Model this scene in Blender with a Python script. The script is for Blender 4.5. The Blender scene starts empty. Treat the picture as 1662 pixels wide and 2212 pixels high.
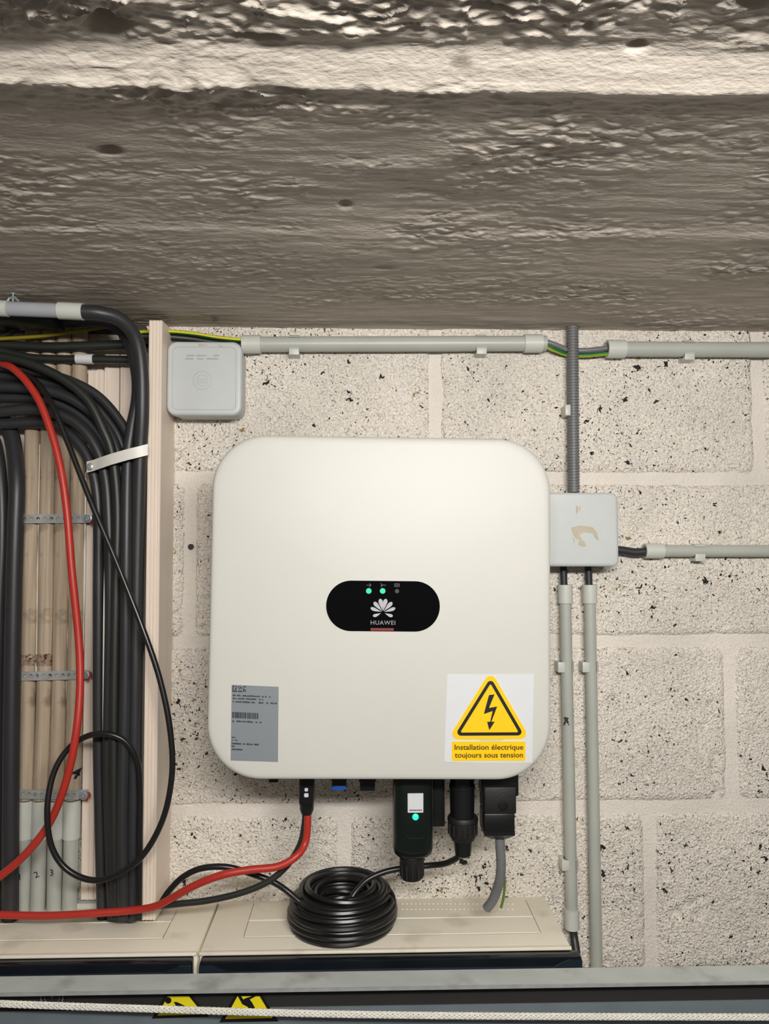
import bpy, bmesh, math, random
import numpy as np
from mathutils import Vector, Matrix

# ------------------------------------------------------------------ camera, light, exposure
sc = bpy.context.scene
C = sc.collection
W, H, F = 1662.0, 2212.0, 1662.0
CAM_Z = 1.90
PITCH, YAW = math.radians(2.8), math.radians(1.7)
cam_d = bpy.data.cameras.new('camera'); cam = bpy.data.objects.new('camera', cam_d); C.objects.link(cam)
cam_d.sensor_fit = 'HORIZONTAL'; cam_d.sensor_width = 36; cam_d.lens = 36 * F / W
cam_d.clip_start = 0.01
cam.location = (0, 0, CAM_Z)
cam.rotation_euler = (math.pi / 2 + PITCH, 0, -YAW)
sc.camera = cam
sc.view_settings.view_transform = 'Standard'; sc.view_settings.look = 'None'
sc.view_settings.gamma = 1; sc.view_settings.use_curve_mapping = False
sc.view_settings.exposure = 0.0
world = bpy.data.worlds.new('world'); sc.world = world; world.use_nodes = True
world.node_tree.nodes['Background'].inputs[0].default_value = (1.0, 0.97, 0.93, 1)
world.node_tree.nodes['Background'].inputs[1].default_value = 0.10

def area(name, loc, target, sx, sy, power, col):
    d = bpy.data.lights.new(name, 'AREA'); d.shape = 'RECTANGLE'; d.size = sx; d.size_y = sy
    d.energy = power; d.color = col
    o = bpy.data.objects.new(name, d); C.objects.link(o); o.location = loc
    o.rotation_euler = (Vector(target) - Vector(loc)).to_track_quat('-Z', 'Y').to_euler()
    return o
area('ceiling_batten_light', (0.16, -0.20, 2.135), (0.12, 0.95, 1.80), 0.65, 0.07, 12.9, (1.0, 0.972, 0.93))

# ------------------------------------------------------------------ pixel -> world helpers (real distances)
RM = cam.rotation_euler.to_matrix()
O = Vector((0, 0, CAM_Z))
def ray(px, py): return RM @ Vector(((px - W / 2) / F, -(py - H / 2) / F, -1))
def P(px, py, Y):
    d = ray(px, py); return O + d * (Y / d.y)
def Pz(px, py, z):
    d = ray(px, py); return O + d * ((z - CAM_Z) / d.z)
YW = 0.990                      # wall plane
def mm(px, Y): return px * Y / F   # pixel length -> metres at depth Y

# ------------------------------------------------------------------ materials
def lin(c): return tuple(((v / 255) / 12.92 if v / 255 <= 0.04045 else ((v / 255 + 0.055) / 1.055) ** 2.4) for v in c)
def mat(name, rgb, rough=0.5, metal=0.0, var=0.08, vscale=40, bump=0.0, bscale=200, emit=None, coat=0.0, dirt=None, spec=0.5, stretch=None, alpha=None):
    m = bpy.data.materials.new(name); m.use_nodes = True; nt = m.node_tree; N = nt.nodes; L = nt.links
    b = N['Principled BSDF']; b.inputs['Roughness'].default_value = rough; b.inputs['Metallic'].default_value = metal
    b.inputs['Specular IOR Level'].default_value = spec
    if coat: b.inputs['Coat Weight'].default_value = coat
    c = lin(rgb); tc = N.new('ShaderNodeTexCoord'); mp = N.new('ShaderNodeMapping'); L.new(tc.outputs['Object'], mp.inputs[0])
    if stretch: mp.inputs['Scale'].default_value = stretch
    nz = N.new('ShaderNodeTexNoise'); nz.inputs['Scale'].default_value = vscale; nz.inputs['Detail'].default_value = 4; L.new(mp.outputs[0], nz.inputs[0])
    r = N.new('ShaderNodeValToRGB'); r.color_ramp.elements[0].position = 0.3; r.color_ramp.elements[1].position = 0.7
    r.color_ramp.elements[0].color = (*[max(v * (1 - var), 0) for v in c], 1); r.color_ramp.elements[1].color = (*[min(v * (1 + var), 1) for v in c], 1)
    L.new(nz.outputs['Fac'], r.inputs[0]); out = r.outputs[0]
    if dirt:
        n2 = N.new('ShaderNodeTexNoise'); n2.inputs['Scale'].default_value = dirt[1]; n2.inputs['Detail'].default_value = 7; L.new(tc.outputs['Object'], n2.inputs[0])
        r2 = N.new('ShaderNodeValToRGB'); r2.color_ramp.elements[0].position = dirt[2]; r2.color_ramp.elements[1].position = dirt[2] + 0.12
        r2.color_ramp.elements[1].color = (dirt[3],) * 3 + (1,); L.new(n2.outputs['Fac'], r2.inputs[0])
        r2.color_ramp.elements[0].color = (0, 0, 0, 1)
        mx = N.new('ShaderNodeMixRGB'); L.new(r2.outputs[0], mx.inputs[0]); L.new(out, mx.inputs[1]); mx.inputs[2].default_value = (*lin(dirt[0]), 1); out = mx.outputs[0]
    L.new(out, b.inputs['Base Color'])
    if bump:
        n3 = N.new('ShaderNodeTexNoise'); n3.inputs['Scale'].default_value = bscale; n3.inputs['Detail'].default_value = 3; L.new(mp.outputs[0], n3.inputs[0])
        bp = N.new('ShaderNodeBump'); bp.inputs['Strength'].default_value = bump; bp.inputs['Distance'].default_value = 0.001
        L.new(n3.outputs['Fac'], bp.inputs['Height']); L.new(bp.outputs[0], b.inputs['Normal'])
    if emit:
        b.inputs['Emission Color'].default_value = (*lin(emit[0]), 1); b.inputs['Emission Strength'].default_value = emit[1]
    if alpha is not None:
        b.inputs['Transmission Weight'].default_value = alpha
    return m

def wall_mat(name, rgb, pits, grain):
    m = bpy.data.materials.new(name); m.use_nodes = True; nt = m.node_tree; N = nt.nodes; L = nt.links
    b = N['Principled BSDF']; b.inputs['Roughness'].default_value = 0.62; b.inputs['Specular IOR Level'].default_value = 0.35
    tc = N.new('ShaderNodeTexCoord'); oc = tc.outputs['Object']
    def noise(s, det=3, rough=0.5, dist=0):
        n = N.new('ShaderNodeTexNoise'); n.inputs['Scale'].default_value = s; n.inputs['Detail'].default_value = det
        n.inputs['Roughness'].default_value = rough; n.inputs['Distortion'].default_value = dist; L.new(oc, n.inputs[0]); return n.outputs['Fac']
    def math_(op, a, b_, clamp=False):
        n = N.new('ShaderNodeMath'); n.operation = op; n.use_clamp = clamp
        for i, v in enumerate((a, b_)):
            if isinstance(v, (int, float)): n.inputs[i].default_value = v
            else: L.new(v, n.inputs[i])
        return n.outputs[0]
    def ramp(v, p0, p1, c0=(0, 0, 0, 1), c1=(1, 1, 1, 1)):
        r = N.new('ShaderNodeValToRGB'); r.color_ramp.elements[0].position = p0; r.color_ramp.elements[1].position = p1
        r.color_ramp.elements[0].color = c0; r.color_ramp.elements[1].color = c1; L.new(v, r.inputs[0]); return r.outputs[0]
    c = lin(rgb)
    col = ramp(noise(9, 4), 0.3, 0.7, (*[v * 0.9 for v in c], 1), (*[min(1, v * 1.08) for v in c], 1))
    g = noise(330, 2, 0.5, 0.6)
    mid = noise(75, 4, 0.6)
    hgt = math_('ADD', math_('MULTIPLY', g, grain), math_('MULTIPLY', mid, 0.5 * grain + 0.2))
    if pits:
        big = noise(105, 3, 0.55, 0.4); sm = noise(300, 2, 0.5, 0.5); dens = noise(7, 3, 0.6)
        thr = math_('MULTIPLY', math_('SUBTRACT', dens, 0.5), 0.30)
        mk = ramp(math_('ADD', big, thr), 0.69, 0.705)
        mk2 = ramp(math_('ADD', sm, thr), 0.675, 0.70)
        mask = math_('MAXIMUM', mk, mk2)
        # grain recesses hold dirt in the unpainted pores
        dk = N.new('ShaderNodeMixRGB'); L.new(ramp(g, 0.30, 0.40, (0.5, 0.5, 0.5, 1), (0, 0, 0, 1)), dk.inputs[0]); L.new(col, dk.inputs[1]); dk.inputs[2].default_value = (*lin((120, 112, 100)), 1)
        oc_m = ramp(math_('ADD', noise(48, 3, 0.6), math_('MULTIPLY', math_('SUBTRACT', noise(3.2, 2), 0.5), 0.2)), 0.70, 0.72)
        om = N.new('ShaderNodeMixRGB'); L.new(oc_m, om.inputs[0]); L.new(dk.outputs[0], om.inputs[1]); om.inputs[2].default_value = (*lin((160, 130, 78)), 1)
        mx = N.new('ShaderNodeMixRGB'); L.new(mask, mx.inputs[0]); L.new(om.outputs[0], mx.inputs[1]); mx.inputs[2].default_value = (*lin((38, 36, 40)), 1)
        col = mx.outputs[0]
        hgt = math_('SUBTRACT', hgt, math_('MULTIPLY', mask, 1.5))
    L.new(col, b.inputs['Base Color'])
    bp = N.new('ShaderNodeBump'); bp.inputs['Strength'].default_value = 1.0; bp.inputs['Distance'].default_value = 0.0045
    L.new(hgt, bp.inputs['Height']); L.new(bp.outputs[0], b.inputs['Normal'])
    return m

M = {}
M['block'] = wall_mat('painted_block', (240, 232, 220), True, 1.0)
M['mortar'] = wall_mat('painted_mortar', (228, 220, 210), False, 0.30)
M['ceiling'] = mat('ceiling_concrete', (196, 186, 174), 0.75, var=0.10, vscale=6, bump=0.8, bscale=420, dirt=((70, 58, 48), 22, 0.66, 0.8), stretch=(0.45, 1, 1))
M['floor'] = mat('floor_concrete', (120, 116, 110), 0.8, bump=0.4, bscale=60)
M['white'] = mat('white_cover', (203, 202, 195), 0.45, var=0.015, vscale=6, bump=0.03, bscale=500)
M['black'] = mat('black_plastic', (20, 20, 21), 0.35, bump=0.05)
M['blackmatt'] = mat('black_matt_plastic', (22, 21, 22), 0.55, bump=0.2, bscale=300)
M['glossblack'] = mat('gloss_black_panel', (6, 7, 8), 0.08, var=0.02, spec=0.35)
M['cable'] = mat('black_cable_sheath', (47, 47, 49), 0.42, var=0.10, vscale=25, bump=0.05)
M['cable2'] = mat('dark_cable_sheath', (38, 40, 37), 0.45, var=0.10, vscale=25)
M['coil'] = mat('glossy_cable_sheath', (28, 28, 28), 0.30, var=0.05)
M['red'] = mat('red_cable_sheath', (182, 50, 38), 0.42, var=0.06)
M['grey'] = mat('grey_pvc', (178, 180, 172), 0.38, var=0.04, vscale=15)
M['palegrey'] = mat('pale_grey_pvc', (200, 202, 194), 0.4, var=0.03)
M['bluegrey'] = mat('bluish_grey_pvc', (166, 168, 174), 0.4, var=0.03)
M['box'] = mat('junction_box_grey', (188, 192, 191), 0.42, var=0.03, vscale=20, bump=0.05)
M['boxlid'] = mat('junction_box_lid', (194, 198, 197), 0.40, var=0.03, vscale=20)
M['boxline'] = mat('junction_box_moulding', (172, 176, 175), 0.5)
M['corr'] = mat('corrugated_grey', (112, 112, 112), 0.45, var=0.05)
M['cream'] = mat('cream_pvc', (232, 217, 202), 0.45, var=0.03, vscale=12, dirt=((180, 162, 144), 14, 0.66, 0.35))
M['cabinet'] = mat('cabinet_cream', (240, 233, 215), 0.45, var=0.03, vscale=8, dirt=((188, 178, 158), 18, 0.58, 0.45))
M['groove'] = mat('cabinet_groove', (150, 140, 122), 0.6)
M['old'] = mat('old_brown_conduit', (176, 158, 136), 0.75, var=0.22, vscale=300, bump=0.5, bscale=300, dirt=((96, 78, 64), 34, 0.57, 0.6), stretch=(1, 1, 0.03))
M['crumb'] = mat('crumbled_joint_material', (150, 128, 108), 0.9, var=0.3, vscale=300, dirt=((60, 30, 28), 180, 0.5, 1.0), bump=1.0, bscale=300)
M['paper'] = mat('white_paint_flake', (226, 220, 208), 0.8)
M['zinc'] = mat('galvanised_steel', (172, 176, 176), 0.42, metal=0.35, var=0.14, vscale=70, bump=0.08)
M['rail'] = mat('galvanised_rail', (192, 198, 195), 0.6, metal=0.1, var=0.10, vscale=28, bump=0.1, bscale=90, dirt=((110, 108, 104), 16, 0.55, 0.5), stretch=(0.5, 1, 1))
M['panel'] = mat('blue_grey_steel_panel', (112, 122, 128), 0.5, metal=0.1, var=0.08, vscale=25)
M['railshade'] = mat('painted_rail_shade', (40, 38, 36), 0.6, var=0.1, vscale=20)  # shade below the rail flange, put into the colour
M['smoke'] = mat('smoked_door', (22, 26, 31), 0.18, var=0.2, vscale=30)
M['smoke2'] = mat('door_frame_dark', (30, 40, 50), 0.35)
M['clampwhite'] = mat('white_metal_clamp', (226, 224, 216), 0.4, var=0.04)
M['screw'] = mat('screw_steel', (165, 172, 174), 0.35, metal=0.5)
M['redpaint'] = mat('red_plug', (170, 32, 36), 0.6)
M['yellow'] = mat('safety_yellow', (252, 203, 0), 0.45, var=0.01)
M['yellowdirty'] = mat('yellow_sticker', (238, 220, 20), 0.5, var=0.02)
M['ink'] = mat('black_ink', (10, 10, 16), 0.5, var=0.02)
M['print'] = mat('brown_print', (66, 50, 10), 0.5, var=0.02)
M['sticker'] = mat('sticker_white', (216, 218, 220), 0.4, var=0.01)
M['plate'] = mat('nameplate_silver', (150, 156, 162), 0.38, metal=0.35, var=0.03, vscale=5)
M['plateink'] = mat('nameplate_ink', (52, 56, 60), 0.5)
M['logo'] = mat('silver_logo', (176, 176, 181), 0.4)
M['logodim'] = mat('grey_logo_text', (130, 132, 134), 0.4)
M['iconink'] = mat('dim_icon', (62, 68, 68), 0.4)
M['redlabel'] = mat('red_printed_line', (125, 24, 18), 0.5)
M['led'] = mat('led_green', (0, 60, 40), 0.4, emit=((0, 250, 190), 0.8))
M['led2'] = mat('led_bright_green', (0, 90, 60), 0.4, emit=((30, 255, 140), 3.0))
M['ledoff'] = mat('led_unlit', (50, 60, 58), 0.3)
M['wy'] = mat('wire_yellow', (205, 190, 20), 0.4)
M['wg'] = mat('wire_green', (20, 120, 40), 0.4)
M['wolive'] = mat('wire_green_sheath', (92, 128, 40), 0.4)
M['wdull'] = mat('wire_olive_yellow', (140, 125, 20), 0.5)
M['acgrey'] = mat('grey_ac_cable', (112, 114, 116), 0.42)
M['blue'] = mat('blue_plug', (20, 90, 190), 0.4)
M['rope'] = mat('white_rope_yarn', (226, 224, 214), 0.7, var=0.06, bump=0.3, bscale=900)
M['tan'] = mat('torn_paper', (190, 180, 160), 0.8, var=0.1)
M['sink'] = mat('heatsink_grey', (120, 122, 124), 0.45, metal=0.5)

# ------------------------------------------------------------------ mesh helpers
def set_props(o, label=None, cat=None, group=None, kind=None):
    if label: o['label'] = label
    if cat: o['category'] = cat
    if group: o['group'] = group
    if kind: o['kind'] = kind
    return o
def empty(name, loc, label=None, cat=None, group=None, kind=None):
    o = bpy.data.objects.new(name, None); C.objects.link(o); o.location = loc; o.empty_display_size = 0.02
    return set_props(o, label, cat, group, kind)
class MB:
    """collects vertices and faces in world (or local) coordinates"""
    def __init__(s): s.v = []; s.f = []; s.mi = []; s.sm = []
    def add(s, vs, fs, mi=0, smooth=False):
        n = len(s.v); s.v += [tuple(v) for v in vs]
        s.f += [tuple(i + n for i in f) for f in fs]
        s.mi += [mi] * len(fs) if isinstance(mi, int) else list(mi); s.sm += [smooth] * len(fs)
        return s
    def box(s, lo, hi, bev=0.0, seg=2, mi=0):
        bm = bmesh.new(); bmesh.ops.create_cube(bm, size=1)
        for v in bm.verts:
            v.co = Vector([(lo[i] + hi[i]) / 2 + v.co[i] * (hi[i] - lo[i]) for i in range(3)])
        if bev: bmesh.ops.bevel(bm, geom=bm.edges[:], offset=bev, segments=seg, profile=0.5, affect='EDGES')
        bm.verts.index_update()
        s.add([v.co[:] for v in bm.verts], [[v.index for v in f.verts] for f in bm.faces], mi, bev > 0); bm.free(); return s
    def tube(s, pts, r, sides=10, caps=True, mi=None, rings=False, up=(0, 0, 1)):
        pts = [Vector(p) for p in pts]; n = len(pts)
        rs = r if hasattr(r, '__len__') else [r] * n
        T = [(pts[min(i + 1, n - 1)] - pts[max(i - 1, 0)]).normalized() for i in range(n)]
        u = Vector(up)
        if abs(u.dot(T[0])) > 0.9: u = Vector((0, -1, 0))
        u = (u - T[0] * u.dot(T[0])).normalized(); vs = []; fs = []; ms = []
        for i in range(n):
            u = (u - T[i] * u.dot(T[i])).normalized(); w = T[i].cross(u)
            for k in range(sides):
                a = 2 * math.pi * k / sides; vs.append(pts[i] + (u * math.cos(a) + w * math.sin(a)) * rs[i])
        for i in range(n - 1):
            for k in range(sides):
                a, b = i * sides + k, i * sides + (k + 1) % sides
                fs.append((a, b, b + sides, a + sides)); ms.append(0 if mi is None else mi(k, sides))
        if caps:
            fs.append(tuple(range(sides))[::-1]); fs.append(tuple((n - 1) * sides + k for k in range(sides))); ms += [0, 0]
        s.add(vs, fs, ms, True); return s
    def prism(s, poly, y0, y1, mi=0, smooth=False):
        """poly in (x,z), extruded along y from y0 (front) to y1"""
        n = len(poly)
        vs = [(x, y0, z) for x, z in poly] + [(x, y1, z) for x, z in poly]
        fs = [tuple(range(n)), tuple(range(2 * n - 1, n - 1, -1))] + [(i, i + n, (i + 1) % n + n, (i + 1) % n) for i in range(n)]
        return s.add(vs, fs, mi, smooth)
    def lathe(s, p0, p1, prof, sides=20, mi=0):
        """prof: list of (t along axis metres, radius)"""
        p0 = Vector(p0); a = (Vector(p1) - p0).normalized(); u = Vector((0, -1, 0)); u = (u - a * u.dot(a)).normalized() if abs(u.dot(a)) < 0.95 else Vector((1, 0, 0)); w = a.cross(u)
        vs = []; fs = []
        for t, r in prof:
            for k in range(sides):
                th = 2 * math.pi * k / sides; vs.append(p0 + a * t + (u * math.cos(th) + w * math.sin(th)) * r)
        for i in range(len(prof) - 1):
            for k in range(sides):
                x, y = i * sides + k, i * sides + (k + 1) % sides; fs.append((x, y, y + sides, x + sides))
        return s.add(vs, fs, mi, True)
    def build(s, name, mats, parent=None, label=None, cat=None, group=None, kind=None, local=False, auto=40):
        if not isinstance(mats, (list, tuple)): mats = [mats]
        me = bpy.data.meshes.new(name)
        off = Vector((0, 0, 0))
        o = bpy.data.objects.new(name, me)
        if not local:
            if parent is not None:
                q = parent; 
                while q is not None: off += q.location; q = q.parent
            else:
                vs = np.array(s.v); lo, hi = vs.min(0), vs.max(0); off = Vector(((lo[0] + hi[0]) / 2, (lo[1] + hi[1]) / 2, lo[2])); o.location = off
        me.from_pydata([(v[0] - off.x, v[1] - off.y, v[2] - off.z) for v in s.v], [], s.f)
        for m_ in mats: me.materials.append(m_)
        me.polygons.foreach_set('material_index', s.mi); me.polygons.foreach_set('use_smooth', s.sm)
        me.update()
        bm = bmesh.new(); bm.from_mesh(me); bmesh.ops.recalc_face_normals(bm, faces=bm.faces)
        for e in bm.edges:
            if len(e.link_faces) == 2 and e.calc_face_angle(0) > math.radians(auto): e.smooth = False
        bm.to_mesh(me); bm.free()
        C.objects.link(o)
        if parent is not None: o.parent = parent
        return set_props(o, label, cat, group, kind)
def spline(pts, n=8):
    pts = [Vector(p) for p in pts]; q = [pts[0] * 2 - pts[1]] + pts + [pts[-1] * 2 - pts[-2]]; out = []
    for i in range(1, len(q) - 2):
        a, b, c, d = q[i - 1:i + 3]
        for k in range(n):
            t = k / n
            out.append(0.5 * ((2 * b) + (c - a) * t + (2 * a - 5 * b + 4 * c - d) * t * t + (3 * b - a - 3 * c + d) * t ** 3))
    out.append(pts[-1]); return out
def rrect(x0, z0, x1, z1, r, n=6):
    out = []
    for cx, cz, a0 in ((x1 - r, z1 - r, 0), (x0 + r, z1 - r, 90), (x0 + r, z0 + r, 180), (x1 - r, z0 + r, 270)):
        for k in range(n + 1):
            a = math.radians(a0 + 90 * k / n); out.append((cx + r * math.cos(a), cz + r * math.sin(a)))
    return out
def disc(cx, cz, r, n=20): return [(cx + r * math.cos(2 * math.pi * k / n), cz + r * math.sin(2 * math.pi * k / n)) for k in range(n)]
def ring_loft(mb, rings, cap0=True, cap1=True, mi=0):
    n = len(rings[0]); vs = [p for r in rings for p in r]; fs = []
    for i in range(len(rings) - 1):
        for k in range(n): fs.append((i * n + k, i * n + (k + 1) % n, (i + 1) * n + (k + 1) % n, (i + 1) * n + k))
    if cap0: fs.append(tuple(range(n)))
    if cap1: fs.append(tuple((len(rings) - 1) * n + k for k in range(n)))
    mb.add(vs, fs, mi, True)
def rbox_y(mb, x0, z0, x1, z1, y0, y1, r, e=0.003, mi=0, n=6, taper=0.0):
    """rounded box facing -y: front at y0, rounded front edge e, back at y1"""
    rings = []
    def rg(ins, y): return [(x, y, z) for x, z in rrect(x0 + ins, z0 + ins, x1 - ins, z1 - ins, max(r - ins, 0.0005), n)]
    rings.append(rg(e * 1.5, y0)); rings.append(rg(e, y0))
    for k in range(1, 5):
        a = math.pi / 2 * k / 4; rings.append(rg(e * (1 - math.sin(a)), y0 + e * (1 - math.cos(a))))
    rings.append(rg(-taper, y1)); ring_loft(mb, rings, mi=mi)
def textshape(body, width=None, height=None, bold=0.0, spacing=1.0):
    cu = bpy.data.curves.new('text', 'FONT'); cu.body = body; cu.size = 1; cu.offset = bold; cu.space_character = spacing; cu.resolution_u = 3
    to = bpy.data.objects.new('text', cu); me = bpy.data.meshes.new_from_object(to)
    vs = [(v.co.x, v.co.y) for v in me.vertices]; fs = [tuple(p.vertices) for p in me.polygons]
    bpy.data.objects.remove(to); bpy.data.curves.remove(cu); bpy.data.meshes.remove(me)
    xs = [v[0] for v in vs]; ys = [v[1] for v in vs]; w = max(xs) - min(xs); x0 = min(xs)
    k = width / w if width else height
    return [((v[0] - x0) * k, v[1] * (height if height else k)) for v in vs], fs
random.seed(5); rng = np.random.RandomState(7)

# ------------------------------------------------------------------ relief noise
def vnoise(x, y, seed):
    xi = np.floor(x).astype(np.int64); yi = np.floor(y).astype(np.int64); xf = x - xi; yf = y - yi
    def h(a, b):
        n = (a * 374761393 + b * 668265263 + seed * 982451653) & 0x7fffffff
        n = ((n ^ (n >> 13)) * 1274126177) & 0x7fffffff
        return ((n ^ (n >> 16)) & 0xffff) / 65535.0
    u = xf * xf * (3 - 2 * xf); v = yf * yf * (3 - 2 * yf)
    return (h(xi, yi) * (1 - u) + h(xi + 1, yi) * u) * (1 - v) + (h(xi, yi + 1) * (1 - u) + h(xi + 1, yi + 1) * u) * v
def fbm(x, y, s, octv, seed, gain=0.5):
    a = 1.0; t = 0; out = 0
    for k in range(octv):
        out = out + a * (vnoise(x * s + 17 * k, y * s + 9 * k, seed + k) - 0.5); t += a; a *= gain; s *= 2.03
    return out / t * 2
def grid_obj(name, X, Y, Z, m, parent=None, **kw):
    ny, nx = X.shape; me = bpy.data.meshes.new(name)
    loc = Vector((float(X.mean()), float(Y.mean()), float(Z.min()))) if parent is None else Vector((0, 0, 0))
    off = loc if parent is None else parent.location
    co = np.stack([X - off[0], Y - off[1], Z - off[2]], -1).reshape(-1, 3).astype(np.float32)
    idx = np.arange(nx * ny).reshape(ny, nx); q = np.stack([idx[:-1, :-1], idx[:-1, 1:], idx[1:, 1:], idx[1:, :-1]], -1).reshape(-1, 4)
    me.vertices.add(len(co)); me.vertices.foreach_set('co', co.ravel())
    me.loops.add(q.size); me.loops.foreach_set('vertex_index', q.ravel().astype(np.int32))
    me.polygons.add(len(q)); me.polygons.foreach_set('loop_start', np.arange(0, q.size, 4, dtype=np.int32))
    me.polygons.foreach_set('use_smooth', np.ones(len(q), dtype=bool)); me.update(calc_edges=True); me.validate()
    me.materials.append(m); o = bpy.data.objects.new(name, me); C.objects.link(o); o.location = loc
    if parent is not None: o.parent = parent
    return set_props(o, **kw)

# ------------------------------------------------------------------ SETTING: wall of concrete blocks
ZC = P(900, 711, YW).z                       # ceiling height at the wall
zj = [P(1400, y, YW).z for y in (1034, 1386, 1742)]
pitch = (zj[0] - zj[2]) / 2
XL, XR = -0.95, 0.95
sx = np.arange(XL, XR + 0.001, 0.004); sz = np.arange(zj[2] - 2.2 * pitch, ZC + 0.02, 0.003)
GX, GZ = np.meshgrid(sx, sz)
GY = YW + 0.0012 * fbm(GX, GZ, 18, 3, 3) + 0.0006
wall = grid_obj('wall_back', GX, GY, GZ, M['mortar'], kind='structure', label='white painted concrete block wall with smooth mortar joints')
low = MB(); low.box((XL, YW + 0.001, 0), (XR, YW + 0.18, zj[2] - 2.2 * pitch + 0.002)); low.build('wall_base', M['mortar'], wall)
bk = MB(); bk.box((XL, YW + 0.004, zj[2] - 2.2 * pitch), (XR, YW + 0.18, ZC + 0.25)); bk.build('wall_core', M['mortar'], wall)
def block(x0, x1, z0, z1, seed):
    g = 0.0022; xs = np.linspace(x0, x1, max(int((x1 - x0) / g), 3)); zs = np.linspace(z0, z1, max(int((z1 - z0) / g), 3))
    X, Z = np.meshgrid(xs, zs)
    wob = 0.0022
    ex = np.minimum(X - x0, x1 - X) + wob * fbm(X, Z, 30, 3, seed + 50); ez = np.minimum(Z - z0, z1 - Z) + wob * fbm(X, Z, 30, 3, seed + 70)
    r = 0.012; d = np.minimum(np.minimum(ex, ez), r); cor = np.sqrt(np.clip(r - ex, 0, r) ** 2 + np.clip(r - ez, 0, r) ** 2)
    fall = np.clip(1 - cor / r, 0, 1); prof = 1 - (1 - fall) ** 3
    h = 0.0030 * prof + 0.0009 * fbm(X, Z, 90, 3, seed, 0.65) * prof + 0.0010 * fbm(X, Z, 12, 2, seed + 9) * prof - 0.0016 * (1 - prof)
    pit = np.clip(fbm(X, Z, 55, 2, seed + 31) - 0.52, 0, 1) * 0.010 * prof
    return grid_obj('block', X, YW - h + pit, Z, M['block'], wall)
jt = 0.0070
def zr(i): return zj[0] - i * pitch          # joint below row i-1 / above row i
px2x = lambda px, py: P(px, py, YW).x
rows = [(ZC + 0.03, zr(0), [235, 942, 1646]), (zr(0), zr(1), [410, 1082, 1760]), (zr(1), zr(2), [226, 898, 1572]), (zr(2), zr(3), [90, 745, 1402]), (zr(3), zr(4), [410, 1082, 1760])]
sd = 11
for ztop, zbot, js in rows:
    ym = 1200
    xs = [px2x(j, 1200 if ztop > zr(1) - 0.01 else 1700) for j in js]
    xs = [xs[0] - 0.40] + xs + [xs[-1] + 0.40]
    if xs[0] > -0.6: xs = [xs[0] - 0.4] + xs
    for a, b in zip(xs[:-1], xs[1:]):
        a, b = max(a, XL), min(b, XR)
        if b - a < 0.05 or b < -0.62 or a > 0.66: continue
        block(a + jt, b - jt, zbot + jt, ztop - jt, sd); sd += 3
# drilled anchor hole on the left joint
hm = MB(); c = P(413, 1181, YW - 0.0008); hm.prism(disc(c.x, c.z, 0.0035), c.y - 0.0028, c.y + 0.002); hm.build('drill_hole', M['ink'], wall)

# ------------------------------------------------------------------ SETTING: board-marked concrete ceiling
cxs = np.arange(-0.72, 0.74, 0.0016); cys = np.concatenate([np.arange(-0.6, 0.30, 0.02), np.arange(0.30, 0.60, 0.0010), np.arange(0.60, YW + 0.02, 0.0014)])
CX, CY = np.meshgrid(cxs, cys)
def sstep(a, b, t): t = np.clip((t - a) / (b - a), 0, 1); return t * t * (3 - 2 * t)
wv = 0.010 * fbm(CX, CY, 3.0, 3, 91) 
Yb = CY + wv
CZ = ZC + 0.0080 * (1 - sstep(0.434, 0.460, Yb)) + 0.0016 * (1 - sstep(0.680, 0.692, Yb + 0.6 * wv + 0.004 * fbm(CX, CY, 30, 3, 95))) - 0.0030 * np.exp(-((Yb - 0.464) / 0.005) ** 2)
rough = 0.35 + 0.9 * sstep(0.44, 0.40, Yb) if False else 0.50 + 0.45 * (1 - sstep(0.40, 0.437, Yb))
rough = rough * (1 - 0.75 * np.exp(-((Yb - 0.447) / 0.016) ** 4)) * (1 - 0.45 * sstep(0.69, 0.70, Yb)) * (0.35 + 1.3 * np.clip(0.5 + fbm(CX, CY, 5, 3, 77), 0, 1))
rid = lambda n: 1 - np.abs(n) * 2
rid = lambda n: 1 - np.abs(n) * 2
wx = CX + 0.012 * fbm(CX, CY, 14, 2, 66); wy = CY + 0.006 * fbm(CX, CY, 20, 2, 67)
patch = np.clip(0.45 + 1.3 * fbm(CX * 0.6, CY, 13, 3, 62), 0.05, 1.4)
CZ = CZ + rough * (0.0032 * fbm(wx * 0.45, wy, 26, 3, 5, 0.55) + 0.003 * fbm(CX * 0.6, CY, 8, 2, 25))
CZ = CZ + 1.9 * rough * patch * (0.0019 * np.clip(fbm(wx * 0.42, wy, 85, 3, 15, 0.6) + 0.1, 0, 1) - 0.0015 * (np.clip(rid(fbm(wx * 0.38, wy, 70, 3, 61)) - 0.80, 0, 1) / 0.2) + 0.0020 * fbm(wx * 0.45, wy, 190, 2, 33, 0.7))
CZ = CZ + 0.0005 * fbm(CX * 0.12, CY, 150, 3, 71)
for px, py, sxx, syy, dep in ((238, 55, 0.010, 0.006, 0.020), (560, 75, 0.014, 0.003, 0.010), (236, 302, 0.008, 0.006, 0.013), (745, 425, 0.005, 0.006, 0.006), (1272, 62, 0.004, 0.004, 0.006), (1640, 2, 0.012, 0.006, 0.010), (830, 556, 0.012, 0.006, 0.003), (1380, 98, 0.006, 0.004, 0.006)):
    q = Pz(px, py, ZC + 0.01)
    CZ = CZ + dep * np.exp(-(((CX - q.x) / sxx) ** 2 + ((CY - q.y) / syy) ** 2) ** 1.5 * (1 + 0.8 * fbm(CX, CY, 90, 3, 44)))
ceil = grid_obj('ceiling', CX, CY, CZ, M['ceiling'], kind='structure', label='rough board-marked concrete ceiling painted grey')
cs = MB(); cs.box((XL, -0.6, ZC + 0.05), (XR, YW + 0.18, ZC + 0.2)); cs.build('slab', M['ceiling'], ceil)
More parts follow.
